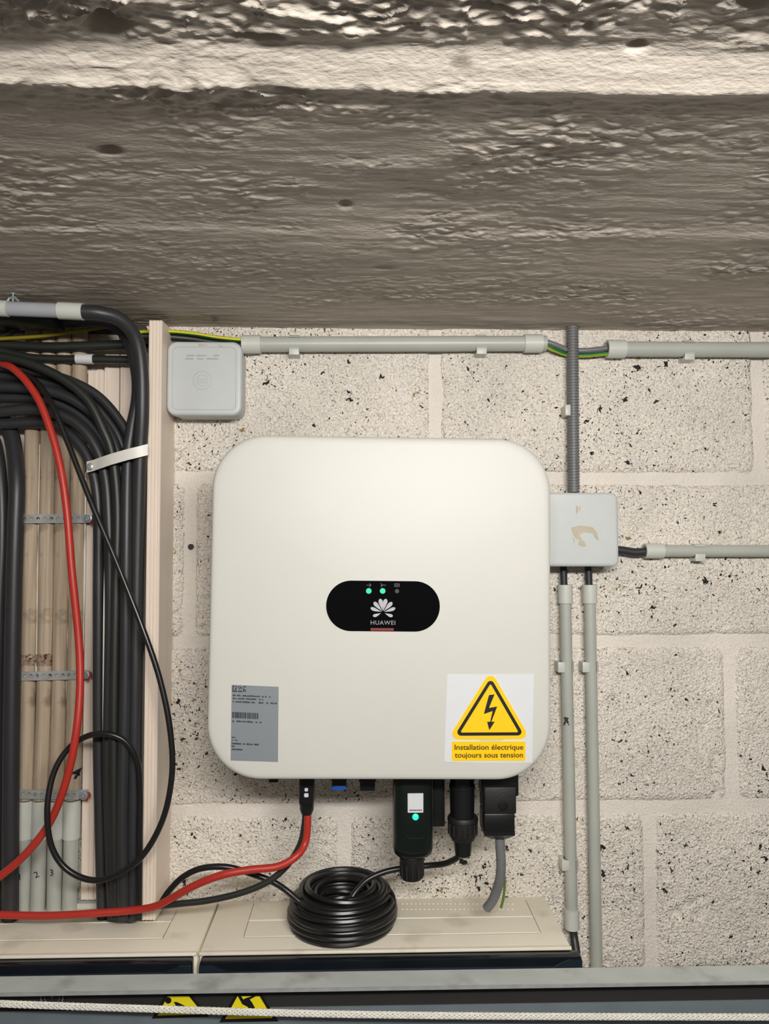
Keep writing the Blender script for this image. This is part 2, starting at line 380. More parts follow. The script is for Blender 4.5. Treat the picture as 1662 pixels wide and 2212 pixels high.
fl = MB(); fl.box((XL, -0.9, -0.1), (XR, YW + 0.18, 0.0)); fl.build('floor', M['floor'], kind='structure', label='grey concrete floor')

# ------------------------------------------------------------------ conduits and clips
def pipe(mb, p0, p1, r, th=0.0014, mi=0, sides=20):
    L_ = (Vector(p1) - Vector(p0)).length
    mb.lathe(p0, p1, [(0, r - th), (0, r), (L_, r), (L_, r - th), (0, r - th)], sides, mi); return mb
def conduit(name, label, a, b, Y, r, sleeves, clips, cat='conduit', group=None, m='grey', mark=None, tab=-1):
    A, B = P(*a, Y), P(*b, Y); d = (B - A).normalized(); t = empty(name, A, label, cat, group)
    pipe(MB(), A, B, r).build('tube', M[m], t)
    for s0, s1 in sleeves:       # along the axis in pixels from a
        pipe(MB(), A + d * mm(s0, Y), A + d * mm(s1, Y), r + 0.0019, 0.0035).build('sleeve', M['palegrey'], t)
    side = Vector((0, 0, 1)) if abs(d.x) > 0.7 else Vector((1, 0, 0))
    for s0 in clips:
        c = A + d * mm(s0, Y); mb = MB(); hw = 0.0065; ro = r + 0.0016; n = 14; vs = []; fs = []
        for w_ in (-hw, hw):
            for rr in (r + 0.0002, ro):
                for k in range(n + 1):
                    an = math.radians(-55 + 290 * k / n)   # open arc; gap towards the viewer side
                    vs.append(c + d * w_ + (side * math.cos(an) * tab + Vector((0, 1, 0)) * math.sin(an)) * rr)
        m1 = n + 1
        for k in range(n):
            fs += [(k, k + 1, m1 + k + 1, m1 + k), (2 * m1 + k, 2 * m1 + k + 1, 3 * m1 + k + 1, 3 * m1 + k), (m1 + k, m1 + k + 1, 3 * m1 + k + 1, 3 * m1 + k), (k, k + 1, 2 * m1 + k + 1, 2 * m1 + k)]
        mb.add(vs, fs, 0, True)
        e = c + side * tab * (ro + 0.0035) ; q = c - Vector((0, r * 0.4, 0))
        lo = [min(c[i], e[i]) for i in range(3)]; hi = [max(c[i], e[i]) for i in range(3)]
        base0 = c + side * tab * (r * 0.5) ; base1 = c + side * tab * (r + 0.0055)
        pts = [base0 + d * hw, base0 - d * hw, base1 + d * hw, base1 - d * hw]
        lo = Vector([min(p[i] for p in pts) for i in range(3)]); hi = Vector([max(p[i] for p in pts) for i in range(3)])
        lo.y = c.y - r * 0.55; hi.y = c.y - r * 0.55 + 0.003
        lo2 = lo.copy(); lo2.y = lo.y
        # tab that curls away from the tube back to the wall
        mb.box((lo.x, c.y - 0.2 * r - 0.006, lo.z) if tab < 0 or abs(d.x) > .7 else (lo.x, c.y - 0.006, lo.z), (hi.x, YW - 0.001, hi.z), 0.0008)
        mb.build('clip', M['palegrey'], t)
    return t, A, B, d
Rc = mm(36, YW) / 2; Yc = YW - 0.005 - Rc
conduit('wall_conduit', 'long grey plastic conduit run under the ceiling right of the left junction box', (524, 744), (1180, 742), Yc, Rc * 0.92, [(0, 40), (616, 656)], [113, 521], group=None)
conduit('wall_conduit', 'grey plastic conduit at top right, running on from the corrugated tube', (1311, 754), (1760, 756), Yc, Rc * 0.92, [(0, 40)], [180])
R2 = mm(26, YW) / 2; Y2 = YW - 0.006 - R2
conduit('wall_conduit', 'thin grey horizontal conduit at right leading to the small junction box', (1393, 1190), (1760, 1190), Y2, R2, [(0, 40)], [118])
ct, A1, B1, d1 = conduit('wall_conduit', 'upright grey conduit beside the inverter, left one of the pair, with black scribble', (1221, 1263), (1236, 1990), Y2, R2 * 0.95, [(0, 40), (687, 727)], [176, 592])
mk = MB()
for dx, dy, w, h in ((0, 0, 7, 5), (-3, 5, 5, 4), (3, 4, 5, 5), (-2, -5, 6, 4), (3, -4, 4, 4), (-4, 9, 3, 3), (5, 9, 3, 3)):
    q = P(1224 + dx, 1556 + dy, Y2 - R2); mk.prism(rrect(q.x - w * 2.4e-4, q.z - h * 2.4e-4, q.x + w * 2.4e-4, q.z + h * 2.4e-4, 3e-4, 2), q.y - 0.0002, q.y + 0.001)
mk.build('ink_mark', M['ink'], ct)
conduit('wall_conduit', 'upright grey conduit right of the inverter, right one of the pair, passing behind the rail', (1274, 1263), (1291, 2180), Y2, R2 * 0.95, [(0, 40)], [176])

# corrugated conduit
A, B = P(1237, 700, Y2 - 0.003), P(1240, 1068, Y2 - 0.003); rc = mm(26.5, Y2) / 2; Lc = (B - A).length
t = empty('corrugated_conduit', B, 'dark grey corrugated conduit dropping from the ceiling to the small junction box', 'conduit')
prof = []; pt = mm(6.3, Y2); n = int(Lc / pt)
for i in range(n):
    for f_, rr in ((0, 0.86), (0.22, 0.86), (0.36, 1.0), (0.8, 1.0), (0.94, 0.86)): prof.append(((i + f_) * pt, rc * rr))
MB().lathe(A, B, prof, 22).build('tube', M['corr'], t)
q = P(1225, 888, Y2 - 0.004); mb = MB(); mb.box((q.x - 0.004, q.y - 0.008, q.z - 0.007), (q.x + 0.003, YW - 0.001, q.z + 0.007), 0.001); mb.build('clip', M['palegrey'], t)

def cable(name, label, pts, r, m, cat='cable', group=None, sides=10, n=8, mi=None, parent=None):
    path = spline([P(*p) for p in pts], n); mb = MB(); mb.tube(path, r, sides, mi=mi, up=(0, -0.3, 1))
    return mb.build(name, m, parent, label if parent is None else None, cat if parent is None else None, group)
# wires between conduits
cable('grey_cable', 'grey cable crossing behind the corrugated tube between the two top conduits', [(1120, 737, Yc), (1172, 738, Yc), (1200, 745, Yc), (1228, 756, Yc + .002), (1270, 757, Yc), (1320, 752, Yc), (1400, 752, Yc)], 0.0035, M['acgrey'])
EW = lambda k, s: 0 if 0 <= k < s // 2 else 1
cable('earth_wire', 'green and yellow earth wire crossing behind the corrugated tube between the top conduits', [(1120, 748, Yc - .004), (1175, 747, Yc - .004), (1200, 757, Yc - .002), (1230, 767, Yc + .003), (1270, 768, Yc), (1320, 763, Yc - .003), (1400, 760, Yc - .003)], 0.0024, [M['wg'], M['wy']], 'wire', mi=lambda k, s: 1 if k in (3, 4) else 0)
cable('earth_wire', 'green and yellow earth wire above the left junction box, entering the long conduit', [(296, 718, .955), (360, 716, .955), (420, 721, .96), (470, 729, .965), (530, 735, .970), (600, 740, .972)], 0.0025, [M['wy'], M['wg']], 'wire', mi=lambda k, s: 1 if 2 < k < 8 else 0)
cable('black_cable', 'dark cable behind the left junction box top, beside the cream trunking edge', [(300, 726, .962), (362, 728, .965), (410, 732, .972), (470, 741, .976), (520, 746, .976), (600, 745, .976)], 0.0048, M['cable2'])

# ------------------------------------------------------------------ junction boxes
def jbox(x0, y0, x1, y1, Yf, name, label, rad, lidline=True):
    a = P(x0, y1, Yf); b = P(x1, y0, Yf); t = empty(name, Vector(((a.x + b.x) / 2, YW, a.z)), label, 'junction box')
    mb = MB(); rbox_y(mb, a.x + .0015, a.z + .0015, b.x - .0015, b.z - .0015, Yf + 0.012, YW - 0.0015, rad, 0.001); mb.build('housing', M['box'], t)
    mb = MB(); rbox_y(mb, a.x, a.z, b.x, b.z, Yf, Yf + 0.013, rad, 0.0035); mb.build('lid', M['boxlid'], t)
    return t, a, b
t, a, b = jbox(359, 738, 523, 897, YW - 0.046, 'junction_box', 'square light grey junction box left under the conduit with a round embossed mark', 0.012)
Yf = YW - 0.046
def outline(mb, poly, w, y0, y1, mi=0):
    n = len(poly); c = Vector((sum(p[0] for p in poly) / n, sum(p[1] for p in poly) / n)); 
    inn = []
    for i in range(n):
        p = Vector(poly[i]); t1 = (Vector(poly[(i + 1) % n]) - Vector(poly[i - 1])); nrm = Vector((-t1.y, t1.x)).normalized()
        inn.append(p + nrm * w)
    vs = [(p[0], y0, p[1]) for p in poly] + [(p[0], y0, p[1]) for p in inn] + [(p[0], y1, p[1]) for p in poly] + [(p[0], y1, p[1]) for p in inn]
    fs = []
    for i in range(n):
        j = (i + 1) % n; fs += [(i, j, n + j, n + i), (i, j, 2 * n + j, 2 * n + i), (n + i, n + j, 3 * n + j, 3 * n + i)]
    mb.add(vs, fs, mi)
ins = 0.0068
mb = MB(); outline(mb, rrect(a.x + ins, a.z + ins, b.x - ins, b.z - ins, 0.007), 0.0007, Yf - 0.0004, Yf + 0.001); mb.build('lid_rim', M['boxline'], t)
cx, cz = P(437, 822, Yf).x, P(437, 822, Yf).z
mb = MB()
outline(mb, disc(cx, cz, 0.0115, 28), 0.0005, Yf - 0.0004, Yf + 0.001)
outline(mb, disc(cx, cz, 0.0072, 24), 0.0004, Yf - 0.0004, Yf + 0.001)
for k in range(3): outline(mb, rrect(cx - 0.005 + k * 0.0036, cz - 0.003, cx - 0.0027 + k * 0.0036, cz + 0.003, 0.0008, 3), 0.0003, Yf - 0.0004, Yf + 0.001)
for yy, segs in ((768, ((404, 420), (424, 446), (462, 474))), (775, ((400, 418), (426, 440), (446, 472)))):
    for s0, s1 in segs:
        q0, q1 = P(s0, yy, Yf), P(s1, yy, Yf); mb.box((q0.x, Yf - 0.0004, q0.z - 0.0009), (q1.x, Yf + 0.001, q0.z + 0.0009), 0.0003, 1)
mb.build('embossed_mark', M['boxline'], t)
mb = MB(); pts = [(430, 745), (445, 746), (455, 747), (470, 744), (478, 748), (484, 750), (500, 747), (514, 744)]
mb.tube([P(x, y, Yf + 0.0005) for x, y in pts], [0.0016, 0.0009, 0.0004, 0.0005, 0.0012, 0.0006, 0.0004, 0.0007], 6); mb.build('dried_filler', M['tan'], t)
Yg = YW - 0.050
t, a, b = jbox(1172, 1064, 1336, 1224, Yg, 'junction_box', 'light grey junction box at right, partly behind the white inverter, with torn sticker remains', 0.008)
mb = MB()
q = lambda x, y: (P(x, y, Yg).x, P(x, y, Yg).z)
for poly in ([(1234, 1140), (1252, 1135), (1280, 1138), (1290, 1150), (1294, 1168), (1288, 1164), (1280, 1152), (1262, 1150), (1252, 1155), (1258, 1165), (1248, 1166), (1240, 1158)],
             [(1252, 1166), (1262, 1168), (1268, 1180), (1256, 1181), (1249, 1176)], [(1245, 1092), (1250, 1094), (1249, 1105), (1245, 1112)], [(1252, 1096), (1257, 1093), (1252, 1106)], [(1238, 1160), (1242, 1165), (1241, 1176)]):
    mb.prism([q(*p) for p in poly][::-1], Yg - 0.0003, Yg + 0.0005)
mb.build('torn_sticker', M['tan'], t)
cable('black_cable', 'short black cable from the right junction box into the thin horizontal conduit', [(1325, 1188, Y2), (1345, 1189, Y2), (1370, 1193, Y2), (1395, 1192, Y2), (1440, 1191, Y2)], 0.0056, M['cable'])
for x, s in ((1217, 'left'), (1271, 'right')):
    cable('black_cable', 'short black cable from the right junction box into the %s upright conduit' % s, [(x, 1212, Y2), (x + 1, 1240, Y2), (x + 4, 1320, Y2)], 0.0046, M['cable'])
cable('black_cable', 'black cable end between the left upright conduit and the cream cabinet', [(1234, 1940, Y2), (1236, 1985, Y2), (1240, 2020, Y2), (1246, 2060, Y2 - .01)], 0.0050, M['cable'])

# ------------------------------------------------------------------ distribution cabinets
ZT = P(850, 1938, YW).z; YF = Pz(832, 2054, ZT).y
seam = Pz(428, 2058, ZT).x; xr = Pz(1236, 2048, ZT).x
def cabinet(x0, x1, label, holes):
    t = empty('distribution_cabinet', Vector(((x0 + x1) / 2, YW, ZT - 0.55)), label, 'cabinet')
    mb = MB(); mb.box((x0, YF + 0.004, ZT - 0.55), (x1, YW - 0.003, ZT - 0.0003), 0.0015); mb.build('enclosure', M['cabinet'], t)
    mb = MB(); mb.box((x0, YF, ZT - 0.0026), (x1, YF + 0.0055, ZT + 0.0006), 0.0008)   # front lip
    mb.build('front_lip', M['cabinet'], t)
    return t
def ledge(t, x0, x1, ya, yb, yc):
    """top knock-out panel: ridges and fine seams on the top"""
    mb = MB()
    mb.box((x0, ya, ZT - 0.002), (x1, ya + 0.0016, ZT + 0.0007), 0.0005, 1); mb.box((x0, yb, ZT - 0.002), (x1, yb + 0.0012, ZT + 0.0004), 0.0004, 1)
    mb.build('ridge', M['cabinet'], t)
    g = MB(); g.box((x0 - 0.0004, ya, ZT - 0.0018), (x0 + 0.0004, yc, ZT - 0.0001)); g.box((x1 - 0.0004, ya, ZT - 0.0018), (x1 + 0.0004, yc, ZT - 0.0001))
    g.box((x0, ya - 0.0006, ZT - 0.0018), (x1, ya, ZT - 0.0001)); g.build('seam', M['groove'], t)
tr = cabinet(seam + 0.0012, xr, 'cream distribution cabinet under the inverter carrying the black cable coil', 0)
tl = cabinet(-0.66, seam - 0.0012, 'cream distribution cabinet at lower left under the cable trunking', 0)
ya = Pz(700, 2022, ZT).y; yb = Pz(700, 1986, ZT).y
ledge(tr, Pz(527, 2022, ZT).x, Pz(1168, 2012, ZT).x, ya, yb, YW - 0.012)
ledge(tl, -0.60, Pz(352, 2026, ZT).x, ya, yb, YW - 0.03)
mb = MB()
for row in range(2):
    for i in range(26):
        x = Pz(870 + i * 9.5, 1952 + row * 12, ZT); mb.box((x.x - 0.0012, x.y - 0.0007, ZT - 0.002), (x.x + 0.0012, x.y + 0.0007, ZT + 0.0003), 0.0003, 1)
mb.build('embossed_pips', M['cabinet'], tr, kind='stuff')
# doors: smoked, in a dark frame, a little wider than the body
def door(t, x0, x1):
    d = MB(); z1 = ZT - 0.0030
    d.box((x0, YF - 0.012, ZT - 0.50), (x1, YF + 0.003, z1), 0.0025); d.build('door', M['smoke'], t)
    f = MB()
    f.box((x0 + .001, YF - 0.0135, z1 - 0.0125), (x1 - .001, YF - 0.011, z1 - 0.0095), 0.0005)
    f.box((x0 + .030, YF - 0.0145, z1 - 0.030), (x1 - .030, YF - 0.011, z1 - 0.0145), 0.001)
    for xx, s in ((x0 + .0005, 1), (x1 - .0005, -1)):
        f.prism([(xx, z1 - .03), (xx, z1 - .003), (xx + s * .012, z1 - .003), (xx + s * .034, z1 - .012), (xx + s * .034, z1 - .03)][::s], YF - 0.0142, YF - 0.011)
    f.build('door_frame', M['smoke2'], t)
door(tr, seam + 0.004, xr + 0.008); door(tl, -0.655, seam - 0.004)

# ------------------------------------------------------------------ steel rail, panel, stickers, rope
YR = 0.775
pa, pb = P(0, 2147, YR), P(1662, 2121, YR); rt = (pb.z - pa.z) / (pb.x - pa.x); zc0 = pa.z - rt * pa.x
q = P(831, 2097, 1.0); kz = (q.z - CAM_Z)       # back edge of the flange where its plane meets the sight line
YB = (zc0 - CAM_Z) / kz
t = empty('steel_rail', Vector((0, YR, zc0)), 'galvanised steel rail crossing the bottom of the view in front of the cabinets', 'rail')
x0, x1 = -0.78, 0.78
def zr_(x): return zc0 + rt * x
def longbar(pr):
    n = len(pr); mb = MB(); mb.add([(x, y, zr_(x) + z) for x in (x0, x1) for y, z in pr], [(i, (i + 1) % n, n + (i + 1) % n, n + i) for i in range(n)] + [tuple(range(n)), tuple(range(2 * n - 1, n - 1, -1))]); return mb
longbar([(YR + 0.0012, -0.0022), (YR + 0.0012, 0), (YB, 0), (YB, -0.0022)]).build('flange', M['rail'], t)
longbar([(YR, -0.0026), (YR, 0.0002), (YR + 0.0014, 0.0006), (YR + 0.0014, -0.0026)]).build('rolled_edge', M['zinc'], t)
YP = 0.800
t = empty('metal_housing', Vector((0, YP, 0)), 'blue-grey sheet metal panel with painted-on shade below the steel rail', 'panel')
ga, gb = P(0, 2186, YP), P(1662, 2160, YP); gt = (gb.z - ga.z) / (gb.x - ga.x); g0 = ga.z - gt * ga.x
mb = MB(); zz_ = [g0 + gt * x0, g0 + gt * x1]
mb.add([(x0, YP, 0), (x1, YP, 0), (x1, YP, zz_[1]), (x0, YP, zz_[0]), (x0, YP + .006, 0), (x1, YP + .006, 0), (x1, YP + .006, zz_[1]), (x0, YP + .006, zz_[0])], [(0, 1, 2, 3), (4, 5, 6, 7), (0, 1, 5, 4), (1, 2, 6, 5), (2, 3, 7, 6), (3, 0, 4, 7)])
mb.build('sheet', M['panel'], t)
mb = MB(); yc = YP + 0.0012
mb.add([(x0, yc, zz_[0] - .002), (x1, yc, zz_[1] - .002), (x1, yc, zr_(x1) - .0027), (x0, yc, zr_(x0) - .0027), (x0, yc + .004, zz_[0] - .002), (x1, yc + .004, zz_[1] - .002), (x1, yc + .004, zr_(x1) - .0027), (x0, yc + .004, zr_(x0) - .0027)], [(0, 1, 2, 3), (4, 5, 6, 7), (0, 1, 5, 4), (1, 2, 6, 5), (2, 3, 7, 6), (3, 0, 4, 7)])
mb.build('rail_shade_band', M['railshade'], t)  # dark band painted where the flange shades the panel
q = P(113, 2153, YP); mb = MB()
outline(mb, disc(q.x, q.z, mm(24, YP), 32), 0.0012, YP - 0.0012, YP); outline(mb, disc(q.x, q.z, mm(16, YP), 24), 0.0006, YP - 0.0008, YP); mb.prism(disc(q.x, q.z, 0.0012, 10), YP - 0.001, YP); mb.build('ring_boss', M['panel'], t)
def hazard(label, pts, kind_):
    c = P(*pts[0], YP); t = empty('hazard_sticker', c, label, 'sticker', None)
    loc = lambda x, y: (P(x, y, YP).x, P(x, y, YP).z)
    tri = [loc(*p) for p in pts]
    mb = MB(); mb.prism(tri, YP - 0.0004, YP - 0.00005); mb.build('border', M['ink'], t)
    cc = ((tri[2][0] + tri[3][0]) / 2, tri[2][1] + (tri[0][1] - tri[2][1]) * 0.7)
    mb = MB(); mb.prism([(cc[0] + (p[0] - cc[0]) * .80, (cc[1] + (p[1] - cc[1]) * .80) if p[1] < cc[1] else p[1] - .0002) for p in tri], YP - 0.0007, YP - 0.0002); mb.build('face', M['yellowdirty'], t)
    mb = MB()
    for poly in kind_: mb.prism([loc(*p) for p in poly], YP - 0.0010, YP - 0.0003)
    mb.build('pictogram', M['ink'], t)
circ = [(364 + 7 * math.cos(a), 2160 + 7 * math.sin(a)) for a in [k * math.pi / 6 for k in range(12)]]
hazard('yellow triangular hazard sticker with ball and hand, left one, under the rail', [(413, 2151), (356, 2151), (328, 2200), (452, 2196)], [circ, [(376, 2163), (384, 2164), (400, 2172), (414, 2176), (412, 2181), (396, 2180), (382, 2174)]])
hazard('yellow triangular hazard sticker with reaching hand, right one, under the rail', [(567, 2151), (507, 2151), (474, 2208), (602, 2206)], [[(514, 2150), (520, 2149), (526, 2158), (532, 2155), (548, 2150), (552, 2147), (553, 2151), (540, 2158), (546, 2166), (552, 2178), (548, 2184), (540, 2182), (536, 2174), (524, 2168)]])
rp = [P(x, y, YR - 0.006) for x, y in ((-260, 2155), (0, 2168), (350, 2180), (700, 2190), (1100, 2195), (1662, 2197), (1950, 2197))]
path = spline(rp, 10); Ls = [0]
for a_, b_ in zip(path[:-1], path[1:]): Ls.append(Ls[-1] + (b_ - a_).length)
t = empty('rope', path[0], 'white braided rope stretched across the bottom edge below the rail', 'rope')
mb = MB(); ds = 0.0016; m_ = int(Ls[-1] / ds); rr = mm(13, YR) / 2
ss = np.linspace(0, Ls[-1], m_); px_ = np.stack([np.interp(ss, Ls, [p[i] for p in path]) for i in range(3)], 1)
for k in range(8):
    hand = 1 if k % 2 else -1; ph = 2 * math.pi * (k // 2) / 4
    an = hand * (ss / 0.020 * 2 * math.pi) + ph
    rad = rr * 0.70 + rr * 0.10 * np.sin(4 * an * 1.0 + hand)
    pts = [(px_[i][0], px_[i][1] + rad[i] * math.sin(an[i]), px_[i][2] + rad[i] * math.cos(an[i])) for i in range(m_)]
    mb.tube(pts, rr * 0.31, 5)
mb.build('strands', M['rope'], t)

# ------------------------------------------------------------------ cable trunking, left
YL = 0.925
tk = empty('cable_trunking', P(336, 1988, YL), 'open cream plastic cable trunking at left holding black cables and old conduits', 'trunking')
lx0, lx1 = P(321, 690, YL).x, P(351, 690, YL).x; bx0, bx1 = P(305, 1988, YL).x, P(333, 1988, YL).x
zt, zb = P(336, 692, YL).z, P(318, 1988, YL).z
zt = min(zt, ZC + 0.0)
w = lx1 - lx0
prof = []   # (x, y) outline of the side wall with ribbed front
nr = 4
for i in range(nr):
    a0 = w * i / nr; a1 = w * (i + 1) / nr
    prof += [(a0 + 0.0003, YL + 0.0012), (a0 + 0.0012, YL), (a1 - 0.0012, YL), (a1 - 0.0003, YL + 0.0012)]
prof += [(w, YL + 0.006), (w + 0.0008, YL + 0.03), (w + 0.0008, YW - 0.002), (w - 0.002, YW - 0.002), (w - 0.002, YL + 0.008), (0, YL + 0.006)]
def extr(mb, prof, xt, xb, zt, zb):
    n = len(prof); mb.add([(xt + x, y, zt) for x, y in prof] + [(xb + x, y, zb) for x, y in prof], [(i, (i + 1) % n, n + (i + 1) % n, n + i) for i in range(n)] + [tuple(range(n)), tuple(range(2 * n - 1, n - 1, -1))])
mb = MB(); extr(mb, prof, lx0, (bx0 + lx0) / 2 * 0 + bx0, zt, zb); mb.build('side_wall', M['cream'], tk)
# ribbed back: several cream profile strips behind the cables
YBk = YW - 0.004
def strip(xa, xb_, ytop, ybot, Y, ribs=(0.35,), name='back_strip', th=0.006):
    a0, a1 = P(xa[0], ytop, Y).x, P(xa[1], ytop, Y).x; b0, b1 = P(xb_[0], ybot, Y).x, P(xb_[1], ybot, Y).x
    ww = a1 - a0; pr = [(0, Y + th), (0, Y + .0006), (0.0008, Y)]
    for r_ in ribs: pr += [(ww * r_ - .0012, Y), (ww * r_ - .0006, Y - .0014), (ww * r_ + .0006, Y - .0014), (ww * r_ + .0012, Y)]
    pr += [(ww - .0008, Y), (ww, Y + .0006), (ww, Y + th)]
    mb = MB(); extr(mb, pr, a0, b0, P(0, ytop, Y).z, P(0, ybot, Y).z); mb.build(name, M['cream'], tk)
strip((190, 224), (174, 214), 800, 1946, YBk - 0.012, (0.45, 0.75))
strip((226, 258), (214, 248), 764, 1960, YBk - 0.008, (0.2,))
strip((260, 318), (250, 305), 764, 1960, YBk - 0.010, (0.1, 0.5))
strip((-40, 60), (-60, 50), 930, 1960, YBk + 0.0005, (0.96,), th=0.003)
mb = MB(); a_, b_ = P(158, 1976, YBk - .014), P(214, 1950, YBk - .014)
mb.prism([(a_.x, ZT), (b_.x, ZT), (b_.x, b_.z), (b_.x - .026, b_.z)], YBk - .016, YBk - .002); mb.build('foot_piece', M['palegrey'], tk)

# old conduits, four side by side
tops = [(72, 100), (108, 100), (140, 100), (172, 100)]
xs_top = [70, 104, 137, 170]; xs_mid = [62, 98, 130, 163]; xs_bot = [57, 89, 122, 157]
xs_s = [55, 87, 120, 155]; xs_end = [49, 81, 117, 150]
names = ['marked 1, leftmost', 'marked 2, second from left', 'marked 3, third from left', 'marked 4, rightmost']
Yo = YW - 0.021; ro = mm(33, Yo) / 2 * 0.98
digits = ['1', '2', '3', '4']; dpos = [(49, 1893), (81, 1888), (115, 1884), (160, 1674)]
for i in range(4):
    t = empty('old_conduit', P(xs_end[i], 1968, Yo), 'old brown conduit over grey pipe, ' + names[i], 'conduit', 'old conduits in the trunking')
    pts = spline([P(xs_top[i] + 3, 706, Yo), P(xs_top[i], 950, Yo), P(xs_mid[i], 1400, Yo), P(xs_bot[i], 1726, Yo)], 6)
    mb = MB(); mb.tube(pts, [ro * (1 + 0.035 * math.sin(7 * k + i)) for k in range(len(pts))], 16); mb.build('upper_tube', M['old'], t)
    S0, S1, E = P(xs_s[i] + 1, 1728, Yo), P(xs_s[i] - 1, 1810, Yo), P(xs_end[i], 1972, Yo)
    mb = MB(); pipe(mb, S0, S1, ro * 1.07, 0.002); mb.build('sleeve', M['palegrey'], t)
    mb = MB(); pipe(mb, S1, E, ro * 0.94, 0.002); mb.build('lower_tube', M['grey'], t)
    vs, fs = textshape(digits[i], height=0.011 if i < 3 else 0.019, bold=0.02 if i == 3 else 0.0)
    q = P(*dpos[i], Yo - ro - 0.0004); ang = [0.1, 0.35, 0.1, -0.45][i]
    vs = [((x - .004) * math.cos(ang) - (y - .004) * math.sin(ang), (x - .004) * math.sin(ang) + (y - .004) * math.cos(ang)) for x, y in vs]
    axis_x = P(xs_end[i] + 2 if i < 3 else 158, dpos[i][1], Yo).x
    out = []
    for x, y in vs:
        X = q.x + x; dx = min(abs(X - axis_x), ro * .95); out.append((X, Yo - math.sqrt(max((ro * (1.0 if i < 3 else 1.05)) ** 2 - dx * dx, 0)) - 0.0006, q.z + y))
    mb = MB(); mb.add(out, fs); mb.build('handwritten_number', M['ink'], t)
    # chalky paint runs along the joints
    if i in (0, 2, 3):
        mb = MB(); base = xs_top[i] + 17; pr = []
        for k in range(16):
            yy = 960 + k * 34 + i * 20; xx = base + (xs_mid[i] - xs_top[i]) * (yy - 950) / 450.
            pr.append(P(xx, yy, Yo - ro * 0.35))
        mb.tube(pr, [0.0004 + 0.0011 * random.random() for _ in pr], 6); mb.build('paint_run', M['paper'], t)
for i in (0, 1):      # crumbled joints in the two left conduits
    mb = MB(); c0 = P(xs_mid[i] - 1, 1436, Yo); c1 = P(xs_mid[i] - 1, 1412, Yo); n_ = 8
    pr = [(k * (c1 - c0).length / n_, ro * (1.05 + 0.06 * random.random())) for k in range(n_ + 1)]
    mb.lathe(c0, c1, [(pr[0][0], ro * .9)] + pr + [(pr[-1][0], ro * .9)], 14)
    mb.v = [(v[0] + random.uniform(-.0005, .0005), v[1] + random.uniform(-.0005, .0005), v[2] + random.uniform(-.0009, .0009)) for v in mb.v]
    mb.build('crumbled_joint', M['crumb'], [o for o in bpy.data.objects if o.name.startswith('old_conduit')][i])
mb = MB()
# perforated steel straps
def strap(y0, y1, x0_, x1_, hole_n, label):
    Ys = Yo - ro - 0.0025
    a_, b_ = P(x0_, y0, Ys), P(x1_, y1, Ys); t = empty('perforated_strap', a_, label, 'strap', 'perforated steel straps')
    Ltot = (b_ - a_).length; d = (b_ - a_).normalized(); up = Vector((-d.z, 0, d.x)); hw = mm(9.5, Ys)
    if up.z < 0: up = -up
    mb = MB(); cell = Ltot / hole_n; th = 0.0012
    for i in range(hole_n):
        c = a_ + d * cell * (i + .5); m4 = 16; outer = []; inner = []
        for k in range(m4):
            an = 2 * math.pi * k / m4 + math.pi / 4; cx_, cy_ = math.cos(an), math.sin(an); s_ = 1 / max(abs(cx_), abs(cy_))
            outer.append((cx_ * s_ * cell / 2, cy_ * s_ * hw)); inner.append((cx_ * hw * .40, cy_ * hw * .40))
        vs = [];
        for yy in (0, th):
            for L2 in (outer, inner): vs += [c + d * p[0] + up * p[1] + Vector((0, yy, 0)) for p in L2]
        fs = []
        for k in range(m4):
            j = (k + 1) % m4; fs += [(k, j, m4 + j, m4 + k), (2 * m4 + k, 2 * m4 + j, 3 * m4 + j, 3 * m4 + k), (m4 + k, m4 + j, 3 * m4 + j, 3 * m4 + k), (k, j, 2 * m4 + j, 2 * m4 + k)]
        mb.add(vs, fs)
    e = b_ + d * 0.011; # end lug bending back to the wall strip
    lug = [];
    for p, yy in ((b_, 0), (b_ + d * .004, .004), (e, .006)):
        lug.append(p + Vector((0, yy, 0)))
    vs = []
    for p in lug: vs += [p + up * hw, p - up * hw, p - up * hw + Vector((0, th, 0)), p + up * hw + Vector((0, th, 0))]
    fs = [(i * 4 + k, i * 4 + (k + 1) % 4, (i + 1) * 4 + (k + 1) % 4, (i + 1) * 4 + k) for i in range(2) for k in range(4)] + [(8, 9, 10, 11)]
    mb.add(vs, fs); mb.build('band', M['zinc'], t)
    sc_ = e + Vector((-.003, -0.0002, 0)); mb = MB(); mb.lathe(sc_, sc_ + Vector((0, -0.003, 0)), [(-0.004, .005), (0.0006, .0052), (0.001, .0035), (.0025, .0028), (.0026, .0012), (0.0008, .0010), (0.0008, .00001)], 14); mb.build('screw', M['screw'], t)
    mb = MB(); mb.tube([sc_ + Vector((.0035 * math.cos(k), 0.003, -.0045 + .0045 * math.sin(k))) for k in (5.4, 6.0, 6.8, 7.4)], 0.0012, 6)
    mb.tube([sc_ + Vector((.0055, .003, .003)), sc_ + Vector((.0068, .003, 0)), sc_ + Vector((.006, .003, -.004))], 0.001, 6); mb.build('red_plug', M['redpaint'], t)
strap(1121, 1120, 46, 176, 9, 'upper perforated steel strap across the four old conduits')
strap(1461, 1458, 46, 170, 9, 'middle perforated steel strap across the four old conduits')
strap(1716, 1718, 42, 166, 9, 'lowest perforated steel strap, above the grey pipe sleeves')
